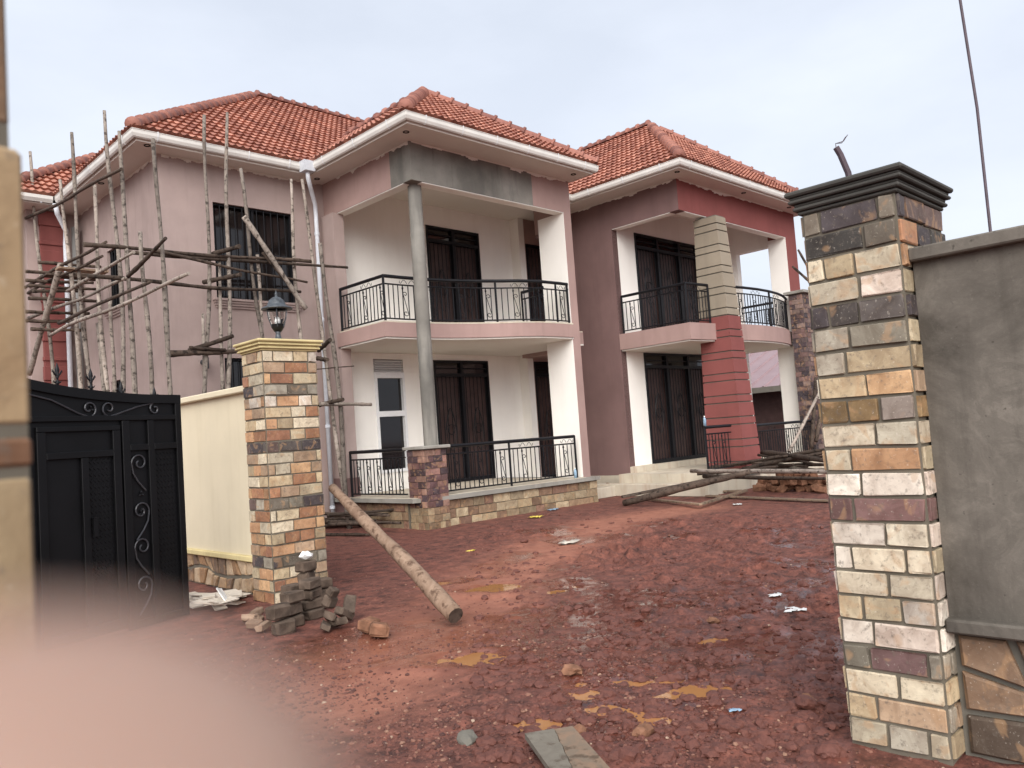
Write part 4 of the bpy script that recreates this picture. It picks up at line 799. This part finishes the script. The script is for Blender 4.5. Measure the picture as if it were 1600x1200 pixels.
for a, b in (((60, 410), (158, 417)), ((40, 424), (160, 431)), ((40, 438), (146, 442)), ((44, 446), (150, 452)), ((44, 466), (160, 471)), ((40, 487), (140, 490)), ((40, 501), (118, 503)), ((48, 514), (128, 516)), ((50, 455), (130, 455))): ledger(a, b, v=17.6, r=(.036, .03))
for a, b in (((330, 398), (374, 385)), ((318, 441), (376, 429)), ((296, 548), (364, 525)), ((497, 548), (516, 531)), ((496, 560), (512, 562)), ((498, 633), (536, 624))):
    A_ = pix(*a, v=13.75); B_ = pix(*b, v=13.0 if b[0] > a[0] else 13.5); pole('putlog_pole', A_, B_, .045, .04, scf, 'pole_dark', .02)
pole('brace_pole', pix(95, 413, u=4.6), pix(46, 585, u=4.45), .06, .05, scf, 'pole_wood', .01); pole('brace_pole', pix(381, 338, v=13.42), pix(478, 483, v=13.3), .05, .045, scf, 'pole_wood', .008)
pole('brace_pole', pix(410, 394, v=13.47), pix(446, 440, v=13.4), .03, .02, scf, 'pole_dark', .01)
pk = pole_mesh((4.5, 16.2, 5.05), (4.55, 14.9, 5.02), .03, .03).v; mb = MB(); mb.box(4.35, 5.2, 15.9, 16.15, 5.2, 5.235); mb.build('plank', 'board_wood', scf); mb = MB(); mb.box(4.4, 5.35, 16.9, 17.2, 5.28, 5.32); mb.build('plank', 'pole_dark', scf)
# wall lamp on the mauve wall
wl = thing('wall_lamp', 'small grey wall spotlight on the mauve wall above the cream wall', 'lamp', (6.05, 14.4, 2.9)); q = pix(309, 585, v=14.4)
mb = MB(); mb.tube([q+Vector((0, .05, .03)), q+Vector((0, -.05, .03))], .05, 12); mb.build('mount', 'lamp_metal', wl); mb = MB(); mb.tube([q+Vector((.0, -.1, .1)), q+Vector((0, -.1, -.1))], .05, 14); mb.build('head', 'lamp_metal', wl); wl.location = q
# ------------------------------------------------------------------ timber lying about
def loose(nm, label, a, b, r0, r1, mat, grp=None, wob=.012, cat='pole'):
    o = pole_mesh(a, b, r0, r1, wob, 12, random.randrange(9999), 12).build(nm, mat, None, True); o.data.materials.append(MAT['pole_dark'])
    for f in list(o.data.polygons)[-2:]: f.material_index = 1
    return tag(o, label, cat, grp, 'thing')
e1 = pix(712, 962, z=.075); loose('timber_log', 'thick peeled log leaning from the brick pillar down to the mud', e1, Vector((4.80, 7.80, 1.15)), .076, .05, 'log_wood', None, .02, 'log')
A_ = lambda px, py, z=0: pix(px, py, z=z)
loose('timber_pole', 'thick dark wet log lying with one end on the ground by the steps', A_(975, 786, .07), A_(1172, 737, .62), .078, .055, 'pole_dark', None, .008, 'log')
loose('timber_pole', 'long pale straight pole lying level across the brick pile', A_(1080, 736, .55), A_(1330, 737, .62), .045, .04, 'pole_wood', None, .004)
loose('timber_pole', 'dark crooked pole lying across the top of the pole heap', A_(1191, 707, .8), A_(1292, 720, .75), .06, .045, 'pole_dark', None, .02)
for i, (a, b, za_, zb_) in enumerate((((1160, 733), (1300, 705), .55, .85), ((1107, 731), (1185, 722), .52, .6), ((1180, 722), (1310, 716), .6, .72), ((1175, 728), (1310, 726), .5, .6), ((1200, 716), (1310, 700), .72, .9), ((1150, 736), (1240, 726), .48, .6), ((1100, 744), (1300, 748), .42, .45), ((1190, 733), (1310, 735), .5, .5), ((1130, 728), (1230, 712), .6, .8), ((1185, 711), (1270, 724), .75, .62), ((1120, 739), (1215, 729), .5, .6), ((1205, 722), (1300, 711), .66, .8), ((1165, 722), (1262, 729), .62, .55), ((1090, 741), (1180, 733), .46, .55))):
    loose('scaffold_pole', 'dark weathered pole in the heap behind the brick pile', A_(*a, za_), A_(*b, zb_), .045 if i < 8 else .03, .03 if i < 8 else .022, 'pole_dark', 'poles heaped by the brick pile', .02)
loose('stick', 'bare pale stick leaning up from the pole heap against the stone clad pier', A_(1233, 706, .75), pix(1281, 612, v=8.3), .045, .03, 'pole_wood', None, .01, 'stick')
for i, (a, b) in enumerate((((1268, 700), (1275, 590)), ((1275, 690), (1290, 600)))): tag(pole_mesh(pix(*a, v=9.2), pix(*b, v=9.2), .05, .05, .002).build('standing_pole', 'pole_dark', None, True), 'thin dark pole standing against the stone clad pier', 'pole', 'poles against the clad pier', 'thing')
def plank(nm, label, a, b, w, t, mat='board_wood', grp=None, lift=0, cat='plank'):
    a, b = Vector(a), Vector(b); d = b-a; x = d.normalized(); y = Vector((0, 0, 1)).cross(x).normalized(); z = x.cross(y); mb = MB(); mb.cbox(0, d.length, -w/2, w/2, 0, t, min(.006, t*.2))
    mb.xf(Matrix.Translation(a+Vector((0, 0, lift))) @ Matrix((x, y, z)).transposed().to_4x4()); return tag(mb.build(nm, mat), label, cat, grp, 'thing')
plank('timber_plank', 'flat dark plank alongside the thick wet log by the steps', A_(972, 778, .16), A_(1120, 748, .4), .2, .04, 'pole_dark')
plank('timber_batten', 'short batten closing the open frame of battens on the mud', A_(1098, 789, .03), A_(1166, 768, .05), .07, .05)
plank('timber_batten', 'near long batten of the open frame of battens on the mud', A_(1012, 781, .02), A_(1096, 790, .03), .09, .04)
plank('timber_batten', 'far long batten of the open frame of battens on the mud', A_(1055, 772, .02), A_(1160, 768, .03), .08, .04)
plank('timber_plank', 'long pale plank lying on mud in front of the brick pile', A_(1105, 776, .02), A_(1320, 785, .02), .13, .035)
plank('timber_batten', 'thin brown batten propped against the entrance step', A_(948, 756, .26), A_(998, 770, .05), .06, .03, 'log_wood')
# board in the foreground
b0 = A_(858, 1149, .05); b1 = A_(930, 1240, .035); bx_ = (b1-b0).normalized(); by_ = Vector((0, 0, 1)).cross(bx_).normalized(); Mb = Matrix.Translation(b0) @ Matrix((bx_, by_, bx_.cross(by_))).transposed().to_4x4()
bd = thing('timber_board', 'wide weathered board with a long split lying on the mud in front', 'board', b0); Lb = (b1-b0).length; nb_ = 24
crk = [.03-.09*i/nb_+.012*fbm(np.array([i*.5]), np.array([3.3]), 3, 5)[0] for i in range(nb_+1)]
for sgn, mt, zz in ((1, 'board_wood', .0), (-1, 'board_grey', .003)):
    mb = MB()
    for i in range(nb_):
        a0, a1 = Lb*i/nb_, Lb*(i+1)/nb_; e = sgn*.128; c0, c1 = crk[i]+sgn*.0018, crk[i+1]+sgn*.0018; lo0, hi0, lo1, hi1 = (c0, e, c1, e) if sgn > 0 else (e, c0, e, c1)
        mb.hexa([(a0, lo0, zz), (a1, lo1, zz), (a1, hi1, zz), (a0, hi0, zz), (a0, lo0, zz+.028), (a1, lo1, zz+.028), (a1, hi1, zz+.028), (a0, hi0, zz+.028)])
    mb.xf(Mb).build('board_half', mt, bd)
# dark sticks heaped at the foot of the verandah
for i in range(16):
    z_ = .03+.02*i; a = A_(random.uniform(498, 520), random.uniform(812, 838)-i*1.6, z_); ang = random.uniform(-.5, .25); L_ = random.uniform(1.0, 2.0); d = Vector((math.cos(-.9+ang), math.sin(-.9+ang), random.uniform(-.04, .02)))
    bb = a+d*L_; bb.z = max(.03, bb.z); loose('dark_stick', 'charred looking stick in the heap below the white verandah', a, bb, .035, .022, 'pole_dark', 'sticks heaped by the verandah', .015, 'stick')
# ------------------------------------------------------------------ rubble
def lump(nm, label, loc, dims, rot, mat, grp, cat, seed, boxy=True):
    r = random.Random(seed); mb = MB()
    if boxy: mb.cbox(-dims[0]/2, dims[0]/2, -dims[1]/2, dims[1]/2, -dims[2]/2, dims[2]/2, min(dims)*.16); mb.v = [(x+r.uniform(-1, 1)*dims[0]*.05, y+r.uniform(-1, 1)*dims[1]*.05, z+r.uniform(-1, 1)*dims[2]*.06) for x, y, z in mb.v]
    else: v, f = ico_lump(seed % 50, 1); mb.v = [(p.x*dims[0]/2, p.y*dims[1]/2, p.z*dims[2]/2) for p in v]; mb.f = f
    from mathutils import Euler
    mb.xf(Matrix.Translation(loc) @ Euler(rot).to_matrix().to_4x4()); return tag(mb.build(nm, mat), label, cat, grp, 'thing')
# pavers stacked against the left pillar (columns of them, then spilled ones)
def P3(px, py, z): return pix(px, py, z=z)
pv = [((482, 925), 4, .115), ((459, 948), 3, .115), ((503, 930), 3, .10), ((487, 945), 4, .095), ((440, 968), 2, .13), ((455, 958), 3, .11)]
k = 0
for (px, py), n, hgt in pv:
    for i in range(n):
        z_ = hgt*(i+.5)-.01; c = P3(px, py+12, 0); 
        o = lump('paver', 'grey concrete paver in the stack at the foot of the orange brick pillar', (c.x-.12+random.uniform(-.02, .02), c.y-.22+random.uniform(-.02, .02), z_), (.2, .13, hgt-.006), (random.uniform(-.04, .04), random.uniform(-.04, .04), random.uniform(-.5, .5)+.3), 'paver', 'pavers stacked by the pillar', 'paver', 100+k); k += 1
for px, py, z_, d, rt in ((517, 965, .1, (.21, .11, .06), (.5, .4, .9)), (538, 958, .09, (.2, .1, .07), (.2, .5, .4)), (546, 945, .14, (.2, .11, .06), (.3, -.6, .8)), (527, 972, .06, (.18, .1, .06), (.1, .3, 1.6)), (509, 978, .05, (.17, .09, .05), (.5, 0, 1.0)), (515, 940, .2, (.12, .1, .1), (.3, .3, .3)), (520, 925, .3, (.1, .08, .08), (.6, .3, .3))):
    lump('paver', 'grey concrete paver spilled from the stack on to the mud', P3(px, py, z_), d, rt, 'paver', 'pavers spilled on the mud', 'paver', 200+k); k += 1
lump('cement_lump', 'white splashed cement lump topping the paver stack', Vector((P3(482, 937, 0).x-.12, P3(482, 937, 0).y-.22, .50)), (.16, .13, .09), (.1, .1, .4), 'plastic_white', None, 'lump', 7, False)
for px, py, d, sd_ in ((577, 976, (.2, .13, .1), 1), (592, 983, (.26, .15, .1), 2)): lump('brick_chunk', 'broken brown brick chunk lying past the spilled pavers', P3(px, py, .05), d, (.2, .1, .5*sd_), 'rubble', 'broken brick chunks', 'brick', 300+sd_)
for i, (px, py) in enumerate(((400, 958), (405, 968), (398, 975), (412, 978), (392, 966))): lump('brick_chunk', 'small orange brick offcut beside the paver stack', P3(px, py, .05), (.16, .08, .06), (random.uniform(-.6, .6), random.uniform(-.6, .6), random.uniform(0, 3)), 'log_wood', 'orange brick offcuts', 'brick', 400+i)
for i in range(18):
    c = P3(random.uniform(296, 372), random.uniform(930, 948), .015+.006*i); lump('tile_offcut', 'pale stone tile offcut lying at the foot of the cream wall', (c.x, c.y, .02+.008*i), (random.uniform(.25, .55), random.uniform(.1, .2), .015), (random.uniform(-.03, .03), random.uniform(-.03, .03), random.uniform(1.1, 1.9)), 'slate_tile', 'tile offcuts by the cream wall', 'tile', 500+i)
lump('tile_offcut', 'square white tile offcut propped up on the offcut heap', P3(349, 930, .2), (.17, .16, .014), (1.0, .2, .9), 'plastic_white', None, 'tile', 520)
# brick pile by the second verandah
k = 0
for lay, (n, sp_) in enumerate(((22, 1.0), (16, .8), (9, .5))):
    for i in range(n):
        t = (i+.5)/n; t = .5+(t-.5)*sp_; c = Vector((16.15-.5*t, 8.9-2.1*t, 0)); o2 = random.uniform(-.28, .28)*(1-.25*lay)
        lump('loose_brick', 'rough brown brick in the pile in front of the second verandah', (c.x+o2, c.y+random.uniform(-.1, .1), .07+.13*lay+random.uniform(-.015, .02)), (.24, .15, .13), (random.uniform(-.4, .4), random.uniform(-.4, .4), random.uniform(0, 3.1)), 'rubble', 'bricks piled by the second verandah', 'brick', 600+k); k += 1
# stones in the yard
for i, (px, py, s_, mt) in enumerate(((1005, 1145, .11, 'rubble'), (895, 1052, .13, 'rubble'), (905, 1145, .07, 'rubble'), (1260, 1100, .09, 'rubble'), (730, 1155, .1, 'cement_dark'), (1115, 970, .09, 'rubble'), (980, 1003, .07, 'clod'), (835, 955, .08, 'clod'), (1145, 839, .1, 'clod'), (819, 846, .1, 'clod'), (1140, 1143, .09, 'clod'))):
    c = P3(px, py, 0); lump('stone', ({0: 'rough pinkish stone on the mud in front of the largest orange puddle', 1: 'flat brown stone on the mud behind the small orange puddles', 2: 'small brown stone between the split board and the largest puddle', 3: 'flat half buried stone near the foot of the whitish brick pillar', 5: 'brown stone on churned mud near the crumpled white bag'}[i] if mt == 'rubble' else 'dark round clod lying on the red mud' if mt == 'clod' else 'grey lump of dried cement on the mud beside the board'), (c.x, c.y, gz(c.x, c.y)+s_*.18), (s_*1.2, s_, s_*.6), (random.uniform(-.3, .3), random.uniform(-.3, .3), random.uniform(0, 3)), mt, None if mt == 'cement_dark' else 'stones in the yard' if mt == 'rubble' else 'clods in the yard', 'stone', 700+i, False)
def scrap(nm, label, px, py, s_, mat, cat, grp=None):
    c = P3(px, py, 0); z0 = gz(c.x, c.y)+.006; r = random.Random(px); mb = MB(); n = 6
    G = [[(c.x+(i/n-.5)*s_*1.6+r.uniform(-.1, .1)*s_, c.y+(j/n-.5)*s_+r.uniform(-.1, .1)*s_, z0+.10*s_*abs(math.sin(i*1.3+j*.9+px))+r.uniform(0, .06)*s_) for j in range(n+1)] for i in range(n+1)]
    mb.v = [p for row in G for p in row]; mb.f = [(i*(n+1)+j, (i+1)*(n+1)+j, (i+1)*(n+1)+j+1, i*(n+1)+j+1) for i in range(n) for j in range(n) if (i-n/2+.5)**2+(j-n/2+.5)**2 < n*n/4*.8]; o = mb.build(nm, mat, None, True)
    sm = o.modifiers.new('t', 'SOLIDIFY'); sm.thickness = .002; return tag(o, label, cat, grp, 'thing')
scrap('plastic_scrap', 'larger crumpled white plastic bag trodden into the mud', 1243, 955, .16, 'plastic_white', 'litter'); scrap('plastic_scrap', 'small white plastic scrap beside the crumpled bag', 1212, 931, .1, 'plastic_white', 'litter')
scrap('plastic_scrap', 'pale blue plastic scrap on the mud past the orange puddle', 1150, 1110, .07, 'plastic_blue', 'litter'); scrap('paper_scrap', 'yellow wrapper on the ground at the verandah foot', 838, 809, .22, 'yellow_paper', 'litter'); scrap('plastic_scrap', 'light blue bag on the ground at the verandah foot', 864, 797, .2, 'plastic_blue', 'litter')
scrap('paper_scrap', 'small yellow scrap lying alone on bare red mud', 736, 861, .1, 'yellow_paper', 'litter'); scrap('plastic_scrap', 'pale flat scrap lying in the tyre track', 889, 846, .25, 'slate_tile', 'litter'); scrap('plastic_scrap', 'white scrap by the wet log and batten frame', 1152, 788, .16, 'plastic_white', 'litter')
def bottle(label, loc):
    t = thing('water_bottle', label, 'bottle', loc); mb = MB(); mb.lathe([(.001, loc[2]), (.033, loc[2]), (.034, loc[2]+.13), (.03, loc[2]+.16), (.013, loc[2]+.19), (.013, loc[2]+.2)], 14, loc[:2]); mb.build('bottle_body', 'plastic_blue', t, True)
    mb = MB(); mb.lathe([(.014, loc[2]+.2), (.015, loc[2]+.2), (.015, loc[2]+.225), (.001, loc[2]+.225)], 12, loc[:2]); mb.build('bottle_cap', 'plastic_white', t)
bottle('blue water bottle standing on the handrail by the red pillar', (15.27, 9.55, 1.48)); bottle('blue water bottle standing on the verandah slab edge by white pier', (12.98, 11.40, .567))
# ------------------------------------------------------------------ beyond: neighbour house, cable, bars by the pillar
nb = thing('neighbour_house', 'low house with pink ribbed metal roof seen past the second verandah', 'house', (33, 12, 0))
mb = MB(); mb.box(30.5, 42, 9, 24, 0, 2.75); mb.build('wall', 'door_brown', nb)  # dark wall colour stands in for the verandah's shade under the eave
ev, rg = 2.75, 5.0
mb = MB(); mb.v = [(29.6, 8, ev), (29.6, 26, ev), (35.5, 14, rg), (35.5, 22, rg), (42, 8, ev), (42, 26, ev)]; mb.f = [(0, 2, 3, 1), (0, 4, 2), (1, 3, 5), (4, 5, 3, 2)]; nr_ = mb.build('roof', 'iron_sheet', nb)
sl_ = Vector((5.9, 0, rg-ev)); 
for i in range(24):
    y = 8.3+.74*i; t = min(1, (y-8)/6, (26-y)/4); a = Vector((29.6, y, ev+.012)); mb = MB(); mb.tube([a, a+Vector((5.9, 0, rg-ev))*t], .06, 5); mb.build('rib', 'iron_sheet', nr_)
for i in range(16):
    x = 29.9+.74*i; t = min(1, (x-29.6)/5.9, max(.02, (42-x)/6.5)); a = Vector((x, 8, ev+.012)); mb = MB(); mb.tube([a, a+Vector((0, 6, rg-ev))*t], .06, 5); mb.build('rib', 'iron_sheet', nr_)
mb = MB(); mb.tube([(29.6, 8, ev+.03), (35.5, 14, rg+.03)], .1, 6); mb.build('hip_cap', 'void', nr_); mb = MB(); mb.box(29.52, 29.598, 8, 26, ev-.2, ev+.02); mb.build('fascia', 'cement_dark', nb)
c0 = pix(1549, 372, z=2.45) if False else None
ca = camo.matrix_world @ Vector(((1549-800)/FPX*7, -(375-600)/FPX*7, -7)); cb = camo.matrix_world @ Vector(((1497-800)/FPX*7.6, -(-20-600)/FPX*7.6, -7.6)); dn = (ca-cb).normalized()
pts = [ca+dn*((ca.z)/max(.2, -dn.z)), ca, (ca+cb)/2+Vector((.02, -.02, 0)), cb, cb-dn*4]; tag((lambda m_: (m_.tube(pts, .013, 8), m_)[1])(MB()).build('service_cable', 'wire_dark', None, True), 'thin dark service cable rising behind the grey plaster wall', 'cable', None, 'thing')
for i, (a, b, l_) in enumerate((((1268, 428), (1247, 390), 'upper'), ((1266, 441), (1238, 416), 'lower'))):
    tag(pole_mesh(pix(*a, u=4.56+3), pix(*b, u=4.5+3), .014, .011, .01).build('stick_end', 'pole_dark', None, True), l_+' dark stick poking out behind the dark capped pillar', 'stick', None, 'thing')
# ------------------------------------------------------------------ the photographer's hand, a finger in front of the lens
def hand():
    # camera-space skeleton, metres; x right, y up, -z ahead
    V_ = []; E_ = []; Rr = []
    def add(p, r, par=None):
        V_.append(Vector(p)); Rr.append(r); i = len(V_)-1
        if par is not None: E_.append((par, i))
        return i
    palm = add((-.075, -.135, .005), .026); wrist = add((-.10, -.20, .03), .024, palm); fore = add((-.13, -.30, .08), .03, wrist); add((-.16, -.40, .14), .038, fore)
    def finger(base, joints, r): 
        k = add(base, r*1.25, palm)
        for j, q in enumerate(joints): k = add(q, r*(1-.06*j), k)
    finger((-.052, -.088, -.018), [(-.036, -.058, -.034), (-.024, -.034, -.033), (-.0140, -.0172, -.0215), (-.0076, -.0082, -.0172)], .0112)
    finger((-.066, -.088, -.012), [(-.060, -.060, -.045), (-.052, -.066, -.066), (-.046, -.086, -.060)], .0092)
    finger((-.082, -.094, -.006), [(-.080, -.072, -.042), (-.074, -.080, -.062), (-.068, -.098, -.054)], .0086)
    finger((-.097, -.104, .000), [(-.098, -.088, -.034), (-.092, -.096, -.05), (-.086, -.110, -.042)], .0074)
    finger((-.046, -.130, .004), [(-.022, -.110, -.012), (-.012, -.092, -.022), (-.012, -.078, -.030)], .0100)
    me = bpy.data.meshes.new('hand'); me.from_pydata([tuple(camo.matrix_world @ v) for v in V_], E_, []); me.update(); me.materials.append(MAT['skin']); o = bpy.data.objects.new('person', me); COL.objects.link(o)
    md = o.modifiers.new('skin', 'SKIN'); md.use_smooth_shade = True
    for i, r in enumerate(Rr): me.skin_vertices[0].data[i].radius = (r, r)
    me.skin_vertices[0].data[0].use_root = True
    o.modifiers.new('sub', 'SUBSURF').render_levels = 2; o.modifiers['sub'].levels = 2
    return tag(o, 'bare hand of the photographer with one finger reaching over the lens', 'hand', None, 'thing')
hand()
